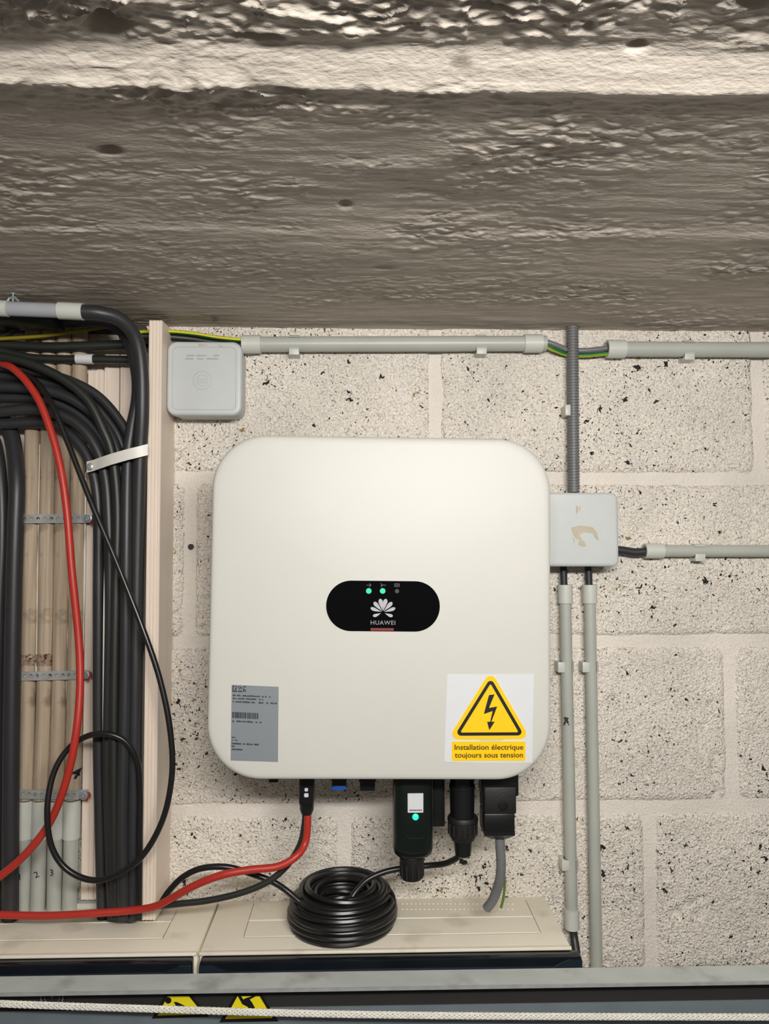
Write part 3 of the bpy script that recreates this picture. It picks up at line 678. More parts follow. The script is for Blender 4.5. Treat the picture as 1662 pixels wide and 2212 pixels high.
# white metal clamp across the black cables
Yk = 0.917
t = empty('cable_clamp', P(190, 1010, Yk), 'white metal clamp slanting over the black cable bundle beside the trunking edge', 'clamp')
cl = [(187, 1009, .934), (200, 1006, .930), (214, 1001, .921), (240, 992, .909), (275, 982, .9035), (300, 976, .9035), (319, 971, .908)]
vs = []
for x, y, Y in cl:
    for o_ in (-12, 12): vs += [P(x + o_ * .25 * 0, y + o_, Y), P(x, y + o_, Y) + Vector((0, .0016, 0))]
fs = []
for i in range(len(cl) - 1):
    a0 = i * 4; b0 = a0 + 4; fs += [(a0, a0 + 2, b0 + 2, b0), (a0 + 1, a0 + 3, b0 + 3, b0 + 1), (a0, a0 + 1, b0 + 1, b0), (a0 + 2, a0 + 3, b0 + 3, b0 + 2)]
mb = MB(); mb.add(vs, fs + [(0, 1, 3, 2)], 0, True); mb.build('band', M['clampwhite'], t)
q = P(195, 1008, .931); mb = MB(); mb.lathe(q, q + Vector((0, -.01, 0)), [(-.003, .004), (.0005, .0045), (.002, .0040), (.0025, .0018), (.0012, .0015), (.0012, .00001)], 14); mb.build('screw', M['screw'], t)

# ------------------------------------------------------------------ black power cables
rb_ = 0.0066
bund = [
 ('black cable of the bend, innermost, turning down beside the old conduits', [(-60, 918, .950), (0, 916, .950), (90, 914, .950), (140, 930, .950), (183, 975, .948), (206, 1040, .946), (213, 1130, .946), (213, 1300, .946), (213, 1600, .946), (217, 1800, .946), (222, 1985, .946)], rb_),
 ('black cable of the bend, second from the inside', [(-60, 892, .937), (0, 890, .937), (80, 885, .937), (150, 905, .937), (198, 950, .936), (226, 1020, .936), (235, 1120, .934), (238, 1300, .934), (234, 1600, .934), (238, 1800, .934), (244, 1985, .934)], rb_),
 ('black cable of the bend, third from the inside', [(-60, 860, .950), (0, 859, .950), (100, 865, .950), (170, 895, .950), (220, 950, .950), (245, 1020, .949), (254, 1120, .948), (256, 1300, .948), (249, 1600, .948), (254, 1800, .948), (260, 1985, .948)], rb_),
 ('black cable of the bend, fourth from the inside', [(-60, 836, .937), (0, 836, .937), (90, 842, .937), (160, 865, .937), (222, 915, .937), (256, 985, .936), (270, 1080, .935), (272, 1300, .935), (262, 1600, .935), (266, 1800, .935), (270, 1985, .935)], rb_),
 ('black cable of the bend, fifth from the inside', [(-60, 812, .950), (0, 812, .950), (90, 825, .950), (172, 850, .950), (232, 905, .950), (268, 975, .950), (283, 1080, .957), (282, 1400, .958), (280, 1700, .958), (284, 1985, .958)], rb_),
 ('dark greenish cable lying over the front of the cable bend', [(-60, 762, .930), (0, 770, .925), (60, 784, .922), (130, 815, .921), (188, 862, .921), (222, 925, .922), (243, 985, .924), (254, 1100, .9235), (252, 1300, .922), (222, 1420, .926), (224, 1700, .930)], 0.0058),
 ('black cable of the bend, outermost, nearest the trunking edge', [(-60, 790, .940), (20, 794, .938), (120, 812, .938), (202, 848, .938), (256, 905, .938), (284, 965, .937), (293, 1080, .943), (296, 1500, .944), (290, 1985, .944)], 0.0058)]
bund[5] = (bund[5][0], bund[5][1][:8] + [(250, 1300, .922), (246, 1600, .922), (250, 1985, .922)], 0.0058)
for lab, pts, r in bund:
    cable('power_cable', lab, pts, r, M['cable2'] if 'greenish' in lab else M['cable'], group='black cables in the trunking')
cable('power_cable', 'thick black cable leaving the grey tube at top left and arching down the trunking edge', [(150, 672.5, .865), (178, 674, .865), (218, 677, .868), (262, 692, .880), (294, 733, .896), (306, 800, .906), (307, 900, .912), (302, 1000, .919), (297, 1200, .9265), (292, 1500, .9265), (286, 1985, .9265)], 0.0082, M['cable'], group='black cables in the trunking')
cable('power_cable', 'black cable curving inside the thick arched cable at top left', [(60, 700, .945), (180, 694, .937), (240, 700, .935), (276, 735, .932), (294, 800, .930), (296, 860, .928), (284, 930, .926), (276, 1000, .924), (273, 1200, .9185), (270, 1500, .9185), (264, 1750, .9185), (266, 1985, .9185)], 0.0070, M['cable'], group='black cables in the trunking')
cable('power_cable', 'upper straight dark cable running level behind the arched cables, top left', [(-60, 742, .955), (0, 745, .955), (100, 750, .955), (180, 748, .955), (300, 744, .955), (316, 744, .955)], 0.0062, M['cable2'], group='black cables in the trunking')
t = empty('power_cable', P(0, 768, .955), 'lower straight dark cable with a white label sleeve at top left', 'cable', 'black cables in the trunking')
cable('sheath', None, [(-60, 752, .955), (0, 758, .955), (60, 772, .955), (130, 776, .955), (200, 776, .955), (300, 778, .955), (316, 778, .955)], 0.0052, M['cable2'], parent=t)
q0, q1 = P(165, 775, .955), P(202, 776, .955); mb = MB(); pipe(mb, q0, q1, 0.0062, 0.0008); mb.build('label_sleeve', M['sticker'], t)
cable('power_cable', 'thick black cable standing upright at the left edge', [(-20, 895, .968), (10, 910, .9675), (28, 955, .962), (36, 1040, .948), (33, 1150, .945), (29, 1300, .945), (24, 1600, .945), (22, 1985, .945)], 0.0098, M['cable'], group='black cables in the trunking')
cable('power_cable', 'black cable at the very left edge of the view', [(-30, 930, .970), (-10, 960, .968), (2, 1050, .962), (4, 1180, .960), (-4, 1400, .960), (-8, 1985, .960)], 0.0080, M['cable'], group='black cables in the trunking')
cable('white_cord', 'thin white cord hanging between the black cables in the trunking', [(243, 960, .918), (256, 1040, .9155), (260, 1150, .9150), (256, 1260, .9150), (229, 1400, .926), (226, 1600, .926)], 0.0009, M['paper'], cat='cord', sides=6)
bpy.data.objects.remove([o for o in bpy.data.objects if o.name == 'white_cord'][0])
cable('white_cord', 'thin white cord hanging between the two innermost black cables', [(232, 1110, .938), (228, 1200, .934), (225, 1350, .932), (224, 1600, .932), (228, 1720, .936)], 0.0012, M['paper'], cat='cord', sides=6)
cable('earth_wire', 'dull yellow-green earth wire crossing the top left corner behind the arched cable', [(-60, 737, .945), (0, 732, .945), (80, 727, .945), (150, 718, .945), (240, 704, .948), (268, 702, .952)], 0.0024, M['wdull'], 'wire')
cable('black_cable', 'thin black cable under the grey tube at top left', [(-60, 745, .95), (0, 728, .95), (45, 707, .948), (90, 700, .948), (130, 704, .952)], 0.004, M['cable2'])
# dark strip painted in for the shaded recess under the ceiling
mb = MB(); a_, b_ = P(-80, 725, .984), P(318, 700, .984); mb.box((a_.x, .979, a_.z + .004), (b_.x, YW - .003, ZC - .002), 0.001); mb.build('recess_shade_strip', mat('recess_shade_brown', (62, 52, 46), 0.8, bump=0.4, bscale=80, stretch=(0.2, 1, 1)), label='dark strip painting in the shaded recess behind the left cables', cat='shade strip')

# grey tube at top left
Yt = 0.865; rt_ = mm(31, Yt) / 2
t = empty('tube_conduit', P(0, 668, Yt), 'bluish grey plastic tube with pale sleeves at top left under the ceiling', 'conduit')
A, B = P(-60, 664, Yt), P(145, 672, Yt); pipe(MB(), A, B, rt_).build('tube', M['bluegrey'], t)
pipe(MB(), P(127, 671, Yt), P(180, 673.5, Yt), rt_ * 1.18, 0.0013).build('sleeve', M['palegrey'], t)
pipe(MB(), P(-60, 663, Yt), P(18, 667, Yt), rt_ * 1.12, 0.003).build('sleeve', M['palegrey'], t)
mb = MB(); q0, q1 = P(-60, 704, .93), P(128, 688, .93); mb.box((q0.x, .905, q0.z), (q1.x, .950, q1.z), 0.0015); mb.build('bracket', M['smoke2'], t)
mb = MB(); q = P(26, 648, Yt); mb.tube([q + Vector((-.006, 0, -.004)), q + Vector((-.003, 0, .002)), q + Vector((.003, 0, .003)), q + Vector((.008, 0, -.002))], 0.0016, 8)
mb.lathe(q + Vector((.001, .0, .008)), q + Vector((.001, .0, -.01)), [(0, .0001), (0, .003), (.002, .003), (.002, .0012), (.012, .0012)], 10); mb.build('hook', M['screw'], t)

# red and thin black leads on the left
cable('red_cable', 'red cable hanging in a long curve down the front of the left trunking', [(5, 786, .930), (28, 796, .918), (60, 828, .912), (92, 882, .908), (124, 980, .905), (143, 1090, .903), (155, 1230, .902), (170, 1380, .902), (173, 1480, .897), (165, 1580, .890), (145, 1680, .892), (110, 1772, .900), (60, 1840, .900), (0, 1893, .900), (-60, 1930, .900)], 0.0045, M['red'], n=10)
cable('black_lead', 'thin black lead hanging in front of the trunking and ending in a large loop', [(30, 798, .924), (75, 822, .916), (110, 870, .905), (148, 960, .902), (195, 1080, .898), (250, 1210, .895), (310, 1362, .890), (346, 1470, .888), (368, 1580, .886), (371, 1680, .886), (348, 1780, .886), (295, 1862, .886), (215, 1901, .888), (150, 1882, .890), (112, 1830, .889), (102, 1750, .889), (116, 1670, .896), (150, 1615, .903), (195, 1588, .905), (240, 1587, .905), (275, 1606, .908), (298, 1650, .912), (303, 1720, .916), (302, 1800, .9145), (301, 1985, .9135)], 0.0034, M['coil'], n=10)

# ------------------------------------------------------------------ INVERTER
YI = 0.818; ic = P(824, 1311, YI); roll = math.radians(0.62)
inv = empty('solar_inverter', ic, 'large white rounded-square inverter with a black pill-shaped display, hung on the block wall', 'inverter')
inv.rotation_euler = (0, roll, 0)
cr, sr = math.cos(roll), math.sin(roll)
AH = mm(739, YI) / 2; RCN = 0.057
def Lc_(px, py, Y=YI):
    v = P(px, py, Y) - ic; return (v.x * cr - v.z * sr, v.x * sr + v.z * cr)
def surf(x, z): return 0.0028 * (x * x + z * z) / (AH * AH) 
mb = MB(); rings = []
def rg(s, y, flat=False): return [(x * s, (y + surf(x * s, z * s)), z * s) for x, z in rrect(-AH, -AH, AH, AH, RCN, 14)]
for s in (0.02, 0.15, 0.3, 0.45, 0.6, 0.72, 0.82, 0.9, 0.955): rings.append(rg(s, 0))
for k in range(1, 9):
    u = k / 8; s = 0.972 + 0.028 * math.sin(u * math.pi / 2); rings.append(rg(s, 0.0045 * (1 - math.cos(u * math.pi / 2))))
rings.append([(x * .998, .052, z * .998) for x, z in rrect(-AH, -AH, AH, AH, RCN, 14)])
rings.append([(x * .97, .054, z * .97) for x, z in rrect(-AH, -AH, AH, AH, RCN, 14)])
ring_loft(mb, rings); mb.build('front_cover', M['white'], inv, local=True)
mb = MB(); hb = AH * .93
rbox_y(mb, -hb, -hb, hb, hb, 0.052, 0.105, 0.03, 0.002)
for k in range(24):
    x = -hb + 0.02 + k * (2 * hb - .04) / 23; mb.box((x - .0012, .105, -hb + .01), (x + .0012, .146, hb - .01))
mb.build('heat_sink', M['sink'], inv, local=True)
mb = MB(); mb.box((-.12, .146, .02), (.12, YW - YI - 0.004, .09), .001); mb.box((-.12, .146, -.12), (.12, YW - YI - 0.004, -.09), .001); mb.build('wall_bracket', M['zinc'], inv, local=True)
def flat(mb, poly, h, mi=0, base=None):
    n = len(poly); vs = [(x, surf(x, z) - h, z) for x, z in poly] + [(x, surf(x, z) + 0.001, z) for x, z in poly]
    mb.add(vs, [tuple(range(n)), ] + [(i, i + n, (i + 1) % n + n, (i + 1) % n) for i in range(n)], mi)
def pxrect(x0, y0, x1, y1, r, n=6):
    a_ = Lc_(x0, y1); b_ = Lc_(x1, y0); return rrect(min(a_[0], b_[0]), min(a_[1], b_[1]), max(a_[0], b_[0]), max(a_[1], b_[1]), r, n)
# display
da, db = Lc_(704, 1363), Lc_(951, 1256); dh = (db[1] - da[1]) / 2
mb = MB(); outline(mb, rrect(da[0] - .0009, da[1] - .0009, db[0] + .0009, db[1] + .0009, dh + .0008, 14), 0.0009, -0.0001, .003); bez = mb.build('display_rim', M['white'], inv, local=True)
mb = MB(); pl_ = rrect(da[0], da[1], db[0], db[1], dh * .999, 14); flat(mb, pl_, 0.0004); disp = mb.build('display', M['glossblack'], inv, local=True)
def child_flat(name, polys, h, m, parent=disp, extra=None):
    mb = MB()
    for p in polys: flat(mb, p, h)
    if extra:
        for vs, fs in extra: mb.add([(x, surf(x, z) - h, z) for x, z in vs], fs)
    return mb.build(name, M[m], parent, local=True)
for px in (797, 827): c = Lc_(px, 1276.5); child_flat('indicator_light', [disc(*c, mm(6, YI), 18)], 0.0007, 'led')
c = Lc_(858, 1277); child_flat('indicator_light', [disc(*c, mm(4.5, YI), 14)], 0.0007, 'ledoff')
ic_ = []
def dash(x0, y0, x1, y1, w=1.3):
    a_, b_ = Vector(Lc_(x0, y0)), Vector(Lc_(x1, y1)); d = (b_ - a_).normalized(); n_ = Vector((-d.y, d.x)) * mm(w, YI) / 2
    return [tuple(a_ - n_), tuple(b_ - n_), tuple(b_ + n_), tuple(a_ + n_)]
for q in ((792, 1264, 802, 1264), (798, 1260, 802, 1264), (798, 1268, 802, 1264), (823, 1264, 834, 1264), (823, 1260, 827, 1264), (823, 1268, 827, 1264), (853, 1261, 863, 1261), (853, 1267, 863, 1267), (853, 1261, 853, 1267), (863, 1261, 863, 1267), (855, 1264, 861, 1264)): ic_.append(dash(*q))
child_flat('indicator_icons', ic_, 0.0006, 'iconink')
# petal emblem
cx, cz = Lc_(827.5, 1322); k_ = mm(1, YI); pet = []
def petal(a_deg, r0, r1, wdt, bend=0):
    out = []; a = math.radians(a_deg); d = Vector((math.sin(a), math.cos(a))); n_ = Vector((d.y, -d.x)); N_ = 10
    prof_ = [(0, 0.03), (.2, .30), (.45, .72), (.65, .96), (.8, 1.0), (.92, .72), (1.0, .12)]
    L_ = [Vector((cx, cz)) + d * (r0 + (r1 - r0) * t) * k_ + n_ * (bend * t * t - w_ * wdt) * k_ for t, w_ in prof_]
    R_ = [Vector((cx, cz)) + d * (r0 + (r1 - r0) * t) * k_ + n_ * (bend * t * t + w_ * wdt) * k_ for t, w_ in prof_]
    return [tuple(p) for p in L_ + R_[::-1]]
for a_, r0, r1, wd, bd in ((12, 3, 29, 4.6, 0.6), (43, 3, 29, 4.3, 0), (76, 3, 28, 3.7, -2), (118, 5, 23, 3.4, -2)):
    for s in (1, -1):
        p = petal(a_, r0, r1, wd, bd); pet.append(p if s == 1 else [(2 * cx - x, z) for x, z in p][::-1])
pet = [[(x, z) for x, z in p] for p in pet]
child_flat('petal_emblem', pet, 0.0007, 'logo')
vs, fs = textshape('HUAWEI', width=mm(53, YI), height=mm(12.5, YI), bold=0.012, spacing=1.12); o_ = Lc_(801, 1349)
child_flat('lettering', [], 0.0007, 'logodim', extra=[([(x + o_[0], z + o_[1]) for x, z in vs], fs)])
child_flat('red_line', [pxrect(801, 1357, 851, 1362, .0002, 2)], 0.0007, 'redlabel')
# nameplate
def quad(pts, h): return [Lc_(*p) for p in pts]
plate = child_flat('nameplate', [quad([(500, 1480), (602, 1484), (600, 1647.5), (497, 1645)], 0)], 0.0004, 'plate', inv)
def pp(u, v):  # plate-relative pixel, u 0..102, v 0..164
    return (500 - 3 * v / 164 + u * (1 + 0.00 * v), 1480 + v + 4 * u / 102)
ink = []
random.seed(3)
def pr_rect(u0, v0, u1, v1): ink.append([Lc_(*pp(u0, v0)), Lc_(*pp(u1, v0)), Lc_(*pp(u1, v1)), Lc_(*pp(u0, v1))])
for v, words, h in ((21, ((3, 9), (12, 20), (24, 62), (66, 70), (73, 76), (82, 85)), 3.4), (27.5, ((3, 11), (14, 28), (31, 54), (60, 64), (67, 69)), 3.4), (34.5, ((3, 6), (9, 22), (24, 40), (43, 52), (59, 70), (76, 80), (85, 92), (94, 99)), 3.6),
                    (77, ((2, 7), (12, 22), (24, 32), (34, 48), (53, 58), (62, 66)), 3.4), (113, ((2, 10),), 2.4), (119, ((2, 6), (9, 14)), 2.4), (125.5, ((2, 23), (27, 31), (34, 48), (51, 61)), 3.8), (132, ((2, 9),), 3), (138.5, ((2, 26),), 3.2)):
    for a_, b_ in words:
        x = a_
        while x < b_ - .6:
            wch = random.choice((1.2, 1.6, 2.0)); 
            top = v if random.random() < .6 else v + .8
            pr_rect(x, top, min(x + wch, b_), v + h)
            if random.random() < .5: pr_rect(min(x + wch, b_), v + h * .35, min(x + wch + .55, b_), v + h * .75)
            x += wch + 0.55
x = 2
while x < 59:
    wch = random.choice((0.6, 1.0, 1.6, 2.2)); pr_rect(x, 59, min(x + wch, 60), 72); x += wch + random.choice((.5, .8, 1.2))
for u0, v0, u1, v1 in ((2, 2, 7, 4), (2, 4, 4, 14), (2, 12, 12, 15), (9, 2, 11, 8), (13, 3, 22, 5), (15, 7, 19, 9), (14, 12, 23, 15), (25, 2, 31, 4.5), (25, 7, 28, 14), (29, 9, 31, 14.5), (20, 5, 23, 8), (7, 7, 10, 11)): pr_rect(u0, v0, u1, v1)
child_flat('nameplate_print', ink, 0.0006, 'plateink', plate)
# warning sticker
st = child_flat('warning_sticker', [quad([(967, 1456), (1155, 1458), (1152, 1650), (960, 1648)], 0)], 0.0003, 'sticker', inv)
def rtri(pts, r, n=6):
    out = []; P3 = [Vector(p) for p in pts]
    for i in range(3):
        p = P3[i]; a_ = (P3[i - 1] - p).normalized(); b_ = (P3[(i + 1) % 3] - p).normalized(); half = a_.angle(b_) / 2; bis = (a_ + b_).normalized(); c = p + bis * r / math.sin(half)
        n0 = (p + a_ * r / math.tan(half)) - c; n1 = (p + b_ * r / math.tan(half)) - c
        a0 = math.atan2(n0.y, n0.x); a1 = math.atan2(n1.y, n1.x); dlt = (a1 - a0 + math.pi) % (2 * math.pi) - math.pi
        for k in range(n + 1): out.append((c.x + r * math.cos(a0 + dlt * k / n), c.y + r * math.sin(a0 + dlt * k / n)))
    return [Lc_(*p) for p in out]
T3 = [(1061, 1448), (1148, 1598), (968, 1598)]
def tri_in(k):
    A0, B0, C0 = [Vector(p) for p in T3]
    l = [(B0 - C0).length, (C0 - A0).length, (A0 - B0).length]; I = (A0 * l[0] + B0 * l[1] + C0 * l[2]) / sum(l)
    s_ = abs((B0 - A0).x * (C0 - A0).y - (B0 - A0).y * (C0 - A0).x) / sum(l); return [tuple(I + (p - I) * (1 - k / s_)) for p in (A0, B0, C0)]
child_flat('warning_triangle', [rtri(T3, 13)], 0.0006, 'yellow', st)
# black border as a closed band
o1 = rtri(tri_in(8), 8); o2 = rtri(tri_in(15), 2.2)
mb = MB(); n = len(o1); mb.add([(x, surf(x, z) - .0008, z) for x, z in o1 + o2], [(i, (i + 1) % n, n + (i + 1) % n, n + i) for i in range(n)]); mb.build('triangle_border', M['ink'], st, local=True)
def zp(x, y): return Lc_(940 + x * 240 / 1662, 1440 + y * 240 / 1662)
bolt = [zp(*p) for p in ((812, 428), (895, 418), (812, 622), (935, 600), (848, 830), (900, 828), (818, 955), (785, 828), (830, 830), (868, 668), (735, 712), (800, 470))]
def tri_poly(poly):
    from mathutils.geometry import tessellate_polygon
    return [tuple(t) for t in tessellate_polygon([[Vector((x, z, 0)) for x, z in poly]])]
mb = MB(); mb.add([(x, surf(x, z) - .0009, z) for x, z in bolt], tri_poly(bolt)); mb.build('lightning_bolt', M['ink'], st, local=True)
child_flat('caption_band', [rrect(*zp(255, 1418), *zp(1365, 1130), .0012, 4)], 0.0006, 'yellow', st)
ext = []
for txt, x0_, x1_, yb_, hh in (('Installation électrique', 296, 1332, 1248, 108), ('toujours sous tension', 300, 1326, 1366, 108)):
    a_ = zp(x0_, yb_); b_ = zp(x1_, yb_); vs, fs = textshape(txt, width=b_[0] - a_[0], height=mm(hh * 240 / 1662 * 1.0, YI), bold=0.014); ext.append(([(x + a_[0], z + a_[1]) for x, z in vs], fs))
child_flat('caption', [], 0.0009, 'print', st, extra=ext)

# ports on the underside of the inverter
bz = ic.z - AH
def vlathe(mb, x, Y, z0, prof, sides=20, mi=0):
    """prof: (distance down from z0, radius)"""
    mb.lathe((x, Y, z0), (x, Y, z0 - 1), prof, sides, mi)
YC = 0.885
def loc_add(name, mb, m, lab=None):
    # world -> inverter-local
    mb.v = [((v[0] - ic.x) * cr - (v[2] - ic.z) * sr, v[1] - ic.y, (v[0] - ic.x) * sr + (v[2] - ic.z) * cr) for v in mb.v]
    o = mb.build(name, m, inv, local=True)
    if lab: o['label'] = lab
top = bz + 0.012
def stub(px, py_end, w, m, name, lab=None, tip=None):
    z1 = P(px, py_end, YC).z; x = P(px, py_end, YC).x; hw = mm(w, YC) / 2; mb = MB()
    mb.box((x - hw, YC - hw, z1 + (0.004 if tip else 0)), (x + hw, YC + hw, top + .01), .0012); mb.box((x - hw * 1.12, YC - hw * 1.12, z1 + .010), (x + hw * 1.12, YC + hw * 1.12, z1 + .016), .001)
    mats = [M['black']]
    if tip: mb.box((x - hw * 1.05, YC - hw * 1.05, z1), (x + hw * 1.05, YC + hw * 1.05, z1 + .005), .0012, mi=1); mats.append(M[tip])
    loc_add(name, mb, mats, lab)
stub(733, 1702, 30, 'black', 'dc_port', 'black port plug with a blue tip', 'blue')
stub(794, 1704, 32, 'black', 'dc_port')
stub(592, 1688, 20, 'black', 'vent_port')

# DC plug with red and black leads
t = empty('dc_plug', P(663, 1760, YC), 'black plug with two small white marks under the inverter holding the red lead', 'plug')
x = P(663, 1720, YC).x; z0 = top; zE = P(663, 1760, YC).z; mb = MB(); hw = mm(32, YC) / 2
mb.box((x - hw, YC - .010, zE + .012), (x + hw, YC + .010, z0 + .008), .004, 3)
vlathe(mb, x, YC, zE + .016, [(0, hw * .96), (.010, hw * .92), (.015, hw * .7), (.016, .001)], 16); mb.build('shell', M['black'], t)
mb = MB()
for py, w_, h_ in ((1706, 7, 7), (1718, 9, 8)):
    q = P(662, py, YC - .0105); mb.prism(rrect(q.x - mm(w_, YC) / 2, q.z - mm(h_, YC) / 2, q.x + mm(w_, YC) / 2, q.z + mm(h_, YC) / 2, .001, 3), q.y, q.y + .002)
mb.build('contact_window', M['sticker'], t)
cable('red_lead', 'red lead from the inverter plug running left over the cabinets', [(664, 1745, YC), (665, 1775, YC), (660, 1820, YC), (640, 1850, YC - .01), (600, 1872, YC - .014), (540, 1879, YC - .016), (480, 1890, YC - .018), (420, 1913, YC - .012), (375, 1938, .882), (338, 1957, .889), (290, 1966, .897), (200, 1973, .898), (100, 1978, .900), (0, 1976, .900), (-60, 1974, .900)], 0.0042, M['red'], n=10)
cable('black_lead', 'black lead running beside the red lead from the inverter plug to the trunking', [(660, 1748, YC + .006), (658, 1780, YC + .006), (648, 1825, YC + .006), (620, 1870, YC + .004), (578, 1905, YC + .002), (520, 1929, YC + .002), (450, 1945, YC + .004), (390, 1952, YC + .006), (345, 1957, .895)], 0.0036, M['cable2'], n=10)
cable('black_lead', 'black lead arching from the trunking foot over the red lead to the cable coil', [(346, 1954, .900), (365, 1925, .902), (395, 1895, .902), (435, 1876, .902), (490, 1873, .902), (545, 1888, .905), (590, 1905, .905), (622, 1926, .905), (650, 1950, .900)], 0.0036, M['coil'], n=10)

# dongle
t = empty('communication_dongle', P(893, 1897, YC), 'black oval dongle with white label and glowing green light under the inverter', 'dongle')
xd = P(894, 1780, YC - .02).x; YD = YC - 0.004
def zz(py, Y=YC): return P(894, py, Y).z
mb = MB(); rings = []
for py, w_, d_ in ((1655, 84, .017), (1690, 86, .018), (1760, 87, .019), (1822, 86, .019), (1834, 80, .017), (1841, 66, .014)):
    z = zz(py); hw = mm(w_, YC - .015) / 2; rings.append([(xd + hw * math.copysign(abs(math.cos(a)) ** .6, math.cos(a)), YD + d_ * math.copysign(abs(math.sin(a)) ** .6, math.sin(a)), z) for a in [2 * math.pi * k / 36 for k in range(36)]])
ring_loft(mb, rings); mb.build('body', mat('dongle_black', (14, 22, 18), 0.3), t)
mb = MB(); vlathe(mb, xd - .001, YD, zz(1838), [(0, .0125), (0.004, .0128), (0.0045, .0138), (.008, .0138), (.010, .0134), (.026, .0126), (.0285, .011), (.030, .0005)], 24)
for k in range(12):
    a = 2 * math.pi * k / 12; mb.box((xd - .001 + .0130 * math.cos(a) - .0008, YD + .0130 * math.sin(a) - .0008, zz(1838) - .026), (xd - .001 + .0130 * math.cos(a) + .0008, YD + .0130 * math.sin(a) + .0008, zz(1838) - .010))
mb.build('gland_nut', M['blackmatt'], t)
Yl = YD - .0192
q0, q1 = P(881, 1756, Yl), P(915, 1714, Yl); mb = MB(); mb.box((q0.x, Yl, q0.z), (q1.x, Yl + .002, q1.z), .0003, 1); lb = mb.build('label', M['sticker'], t)
mb = MB()
for k in range(7):
    q = P(885 + k * 4, 1750, Yl); mb.box((q.x, Yl - .0002, q.z - .0008), (q.x + .0014, Yl + .001, q.z + .0006))
mb.build('label_print', M['plateink'], lb)
q = P(898, 1765, Yl); mb = MB(); mb.lathe(q + Vector((0, .002, 0)), q, [(0, .0036), (.0022, .0034), (.003, .0022), (.0032, .0001)], 16); mb.build('status_light', M['led2'], t)
q0, q1 = P(879, 1811, Yl), P(917, 1805, Yl); mb = MB(); mb.tube([Vector((q0.x, Yl + .0002, q1.z)), Vector((q0.x + .003, Yl, q0.z)), Vector((q1.x - .003, Yl, q0.z)), Vector((q1.x, Yl + .0002, q1.z))], .0006, 6); mb.build('ridge', M['blackmatt'], t)
mb = MB(); x = P(945, 1740, .90).x; mb.box((x - .0095, .893, P(945, 1783, .90).z), (x + .0085, .915, top), .003); loc_add('antenna_cover', mb, M['black'])

# communication connector and coil lead
t = empty('cable_connector', P(1000, 1860, YC), 'black round connector with ribbed collar between the dongle and the grey-cable connector', 'connector')
x = P(999, 1780, YC).x; zc = lambda py: P(999, py, YC - .012).z; z0 = zc(1640); s = mm(1, YC - .012)
mb = MB(); vlathe(mb, x, YC, z0, [(0, 26 * s), (z0 - zc(1700), 26 * s), (z0 - zc(1701), 28 * s), (z0 - zc(1708), 28 * s), (z0 - zc(1709), 27 * s), (z0 - zc(1772), 26 * s)], 24); mb.build('body', M['black'], t)
mb = MB(); vlathe(mb, x + .0006, YC, z0, [(z0 - zc(1768), 20 * s), (z0 - zc(1770), 31 * s), (z0 - zc(1774), 33 * s), (z0 - zc(1780), 33 * s), (z0 - zc(1781), 31 * s), (z0 - zc(1808), 31 * s), (z0 - zc(1822), 24 * s), (z0 - zc(1823), 18 * s)], 28)
for k in range(16):
    a = 2 * math.pi * k / 16; mb.box((x + .0006 + 31 * s * math.cos(a) - .0007, YC + 31 * s * math.sin(a) - .0007, zc(1808)), (x + .0006 + 31 * s * math.cos(a) + .0007, YC + 31 * s * math.sin(a) + .0007, zc(1783)))
mb.build('collar', M['blackmatt'], t)
mb = MB(); vlathe(mb, x + .0008, YC, z0, [(z0 - zc(1818), 20 * s), (z0 - zc(1824), 20 * s), (z0 - zc(1855), 17 * s), (z0 - zc(1858), 14 * s), (z0 - zc(1859), .0003)], 20); mb.build('gland', M['black'], t)

# AC connector
t = empty('cable_connector', P(1082, 1822, YC), 'black angular connector at the right under the inverter with a grey cable', 'connector')
def bx(x0_, y0_, x1_, y1_, dp, m, name, bev=.002, Yb=YC):
    a_, b_ = P(x0_, y1_, Yb - dp), P(x1_, y0_, Yb - dp); mb = MB(); mb.box((a_.x, Yb - dp, a_.z), (b_.x, Yb + dp * .9, b_.z), bev); mb.build(name, m, t)
bx(1043, 1640, 1121, 1722, .017, M['black'], 'upper_housing'); bx(1047, 1700, 1116, 1760, .019, M['blackmatt'], 'lock_block')
bx(1046, 1757, 1113, 1800, .0175, M['black'], 'lower_housing')
mb = MB(); a_, b_ = P(1047, 1798, YC - .0175), P(1113, 1798, YC - .0175); c_, d_ = P(1064, 1818, YC - .0175), P(1098, 1818, YC - .0175)
rings = [[(a_.x, YC - .0175, a_.z), (b_.x, YC - .0175, a_.z), (b_.x, YC + .015, a_.z), (a_.x, YC + .015, a_.z)], [(a_.x, YC - .0175, a_.z - .004), (b_.x, YC - .0175, a_.z - .004), (b_.x, YC + .015, a_.z - .004), (a_.x, YC + .015, a_.z - .004)], [(c_.x, YC - .010, c_.z), (d_.x, YC - .010, c_.z), (d_.x, YC + .010, c_.z), (c_.x, YC + .010, c_.z)]]
ring_loft(mb, rings); mb.build('nose', M['black'], t)
q = P(1088, 1741, YC - .0190); mb = MB(); mb.lathe(q + Vector((0, .001, 0)), q, [(0, .0056), (.0024, .0052), (.0026, .0036), (.0012, .0032), (.0012, .0001)], 20); mb.build('release_button', M['black'], t)
cable('grey_cable', 'thick grey cable from the angular connector down to the cabinet top', [(1080, 1800, YC), (1081, 1830, YC), (1083, 1870, YC), (1079, 1905, YC + .004), (1066, 1942, YC + .012), (1052, 1962, YC + .018)], 0.0055, M['acgrey'])
cable('earth_wire', 'thin green wire beside the thick grey cable below the angular connector', [(1086, 1815, YC + .004), (1087, 1870, YC + .006), (1091, 1905, YC + .010), (1088, 1940, YC + .018), (1083, 1960, YC + .024)], 0.0015, M['wolive'], 'wire')

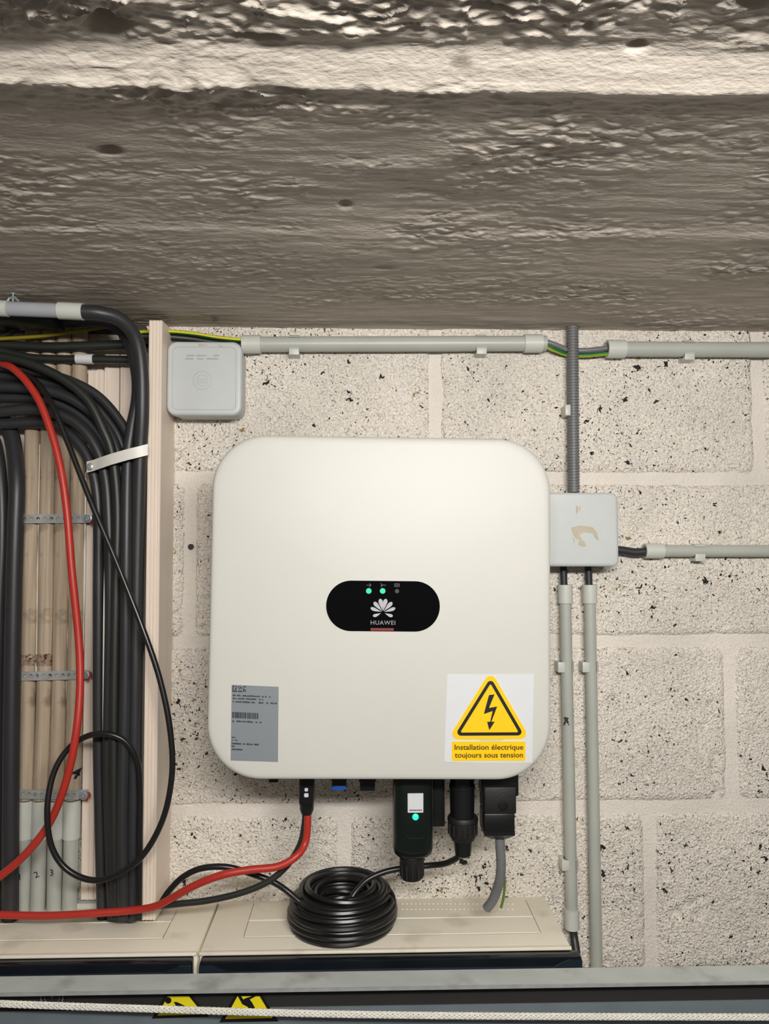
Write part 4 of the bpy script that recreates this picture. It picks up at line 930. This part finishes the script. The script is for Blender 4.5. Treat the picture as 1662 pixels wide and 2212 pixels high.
# ------------------------------------------------------------------ coil of black cable on the cabinet
rcab = 0.0034; Ycoil = (Pz(741, 2057, ZT).y + 0.0645)
xcoil = P(741, 1960, Ycoil).x
coil = empty('cable_coil', Vector((xcoil, Ycoil, ZT)), 'round coil of glossy black cable lying on the cream cabinet under the inverter', 'cable')
pts = []; layers = 6; step = 0.0063; rng2 = random.Random(4)
outr = [0.0575, 0.0600, 0.0605, 0.0600, 0.0580, 0.0525]; inr = [0.030, 0.030, 0.030, 0.030, 0.031, 0.034]
for L in range(layers):
    z = ZT + rcab + 0.001 + L * step
    radii = []; r = outr[L]
    while r > inr[L]: radii.append(r); r -= 0.0063
    if L % 2: radii = radii[::-1]
    for r in radii:
        ph = rng2.random() * 6.28; amp = 0.0008 + 0.0006 * rng2.random(); tz = 0.0007 * rng2.random(); ox, oy = rng2.uniform(-.001, .001), rng2.uniform(-.001, .001)
        for k in range(56):
            a = 2 * math.pi * k / 56; dip = -0.0016 * ((r - 0.045) / 0.015) ** 2 * (L > 2)
            # at the inside the loops sag into the hole, the outside is tidy
            rr_ = r + amp * math.sin(2 * a + ph) ; pts.append(Vector((xcoil + ox + rr_ * math.cos(a), Ycoil + oy + rr_ * math.sin(a), z + dip + tz * math.sin(a + ph))))
sm = [pts[0]]
for i in range(1, len(pts) - 1): sm.append((pts[i - 1] + pts[i] * 2 + pts[i + 1]) / 4)
mb = MB(); mb.tube(sm, rcab, 8)
for ky, (rx, tilt, dz) in enumerate(((0.0490, .05, .040), (0.0430, -.07, .0412), (0.0375, .10, .040), (0.0325, -.12, .035), (0.0290, .14, .027), (0.028, -.1, .018))):
    mb.tube([Vector((xcoil + .0015 * math.sin(ky * 2) + rx * math.cos(a), Ycoil + rx * math.sin(a), ZT + dz + tilt * rx * math.sin(a + ky))) for a in [2 * math.pi * k / 60 for k in range(61)]], rcab, 8)
mb.build('coil', M['coil'], coil)
path = spline([Vector((xcoil - .012, Ycoil - .030, ZT + .030)), Vector((xcoil + .004, Ycoil - .034, ZT + .036))] + [P(770, 1925, Ycoil - .028), P(795, 1900, Ycoil - .024), P(830, 1884, Ycoil - .02), P(870, 1876, .905), P(925, 1870, .905), P(960, 1866, .897), P(985, 1855, .888), P(992, 1845, YC)], 10)
mb = MB(); mb.tube(path, rcab, 10); mb.build('lead', M['coil'], coil)
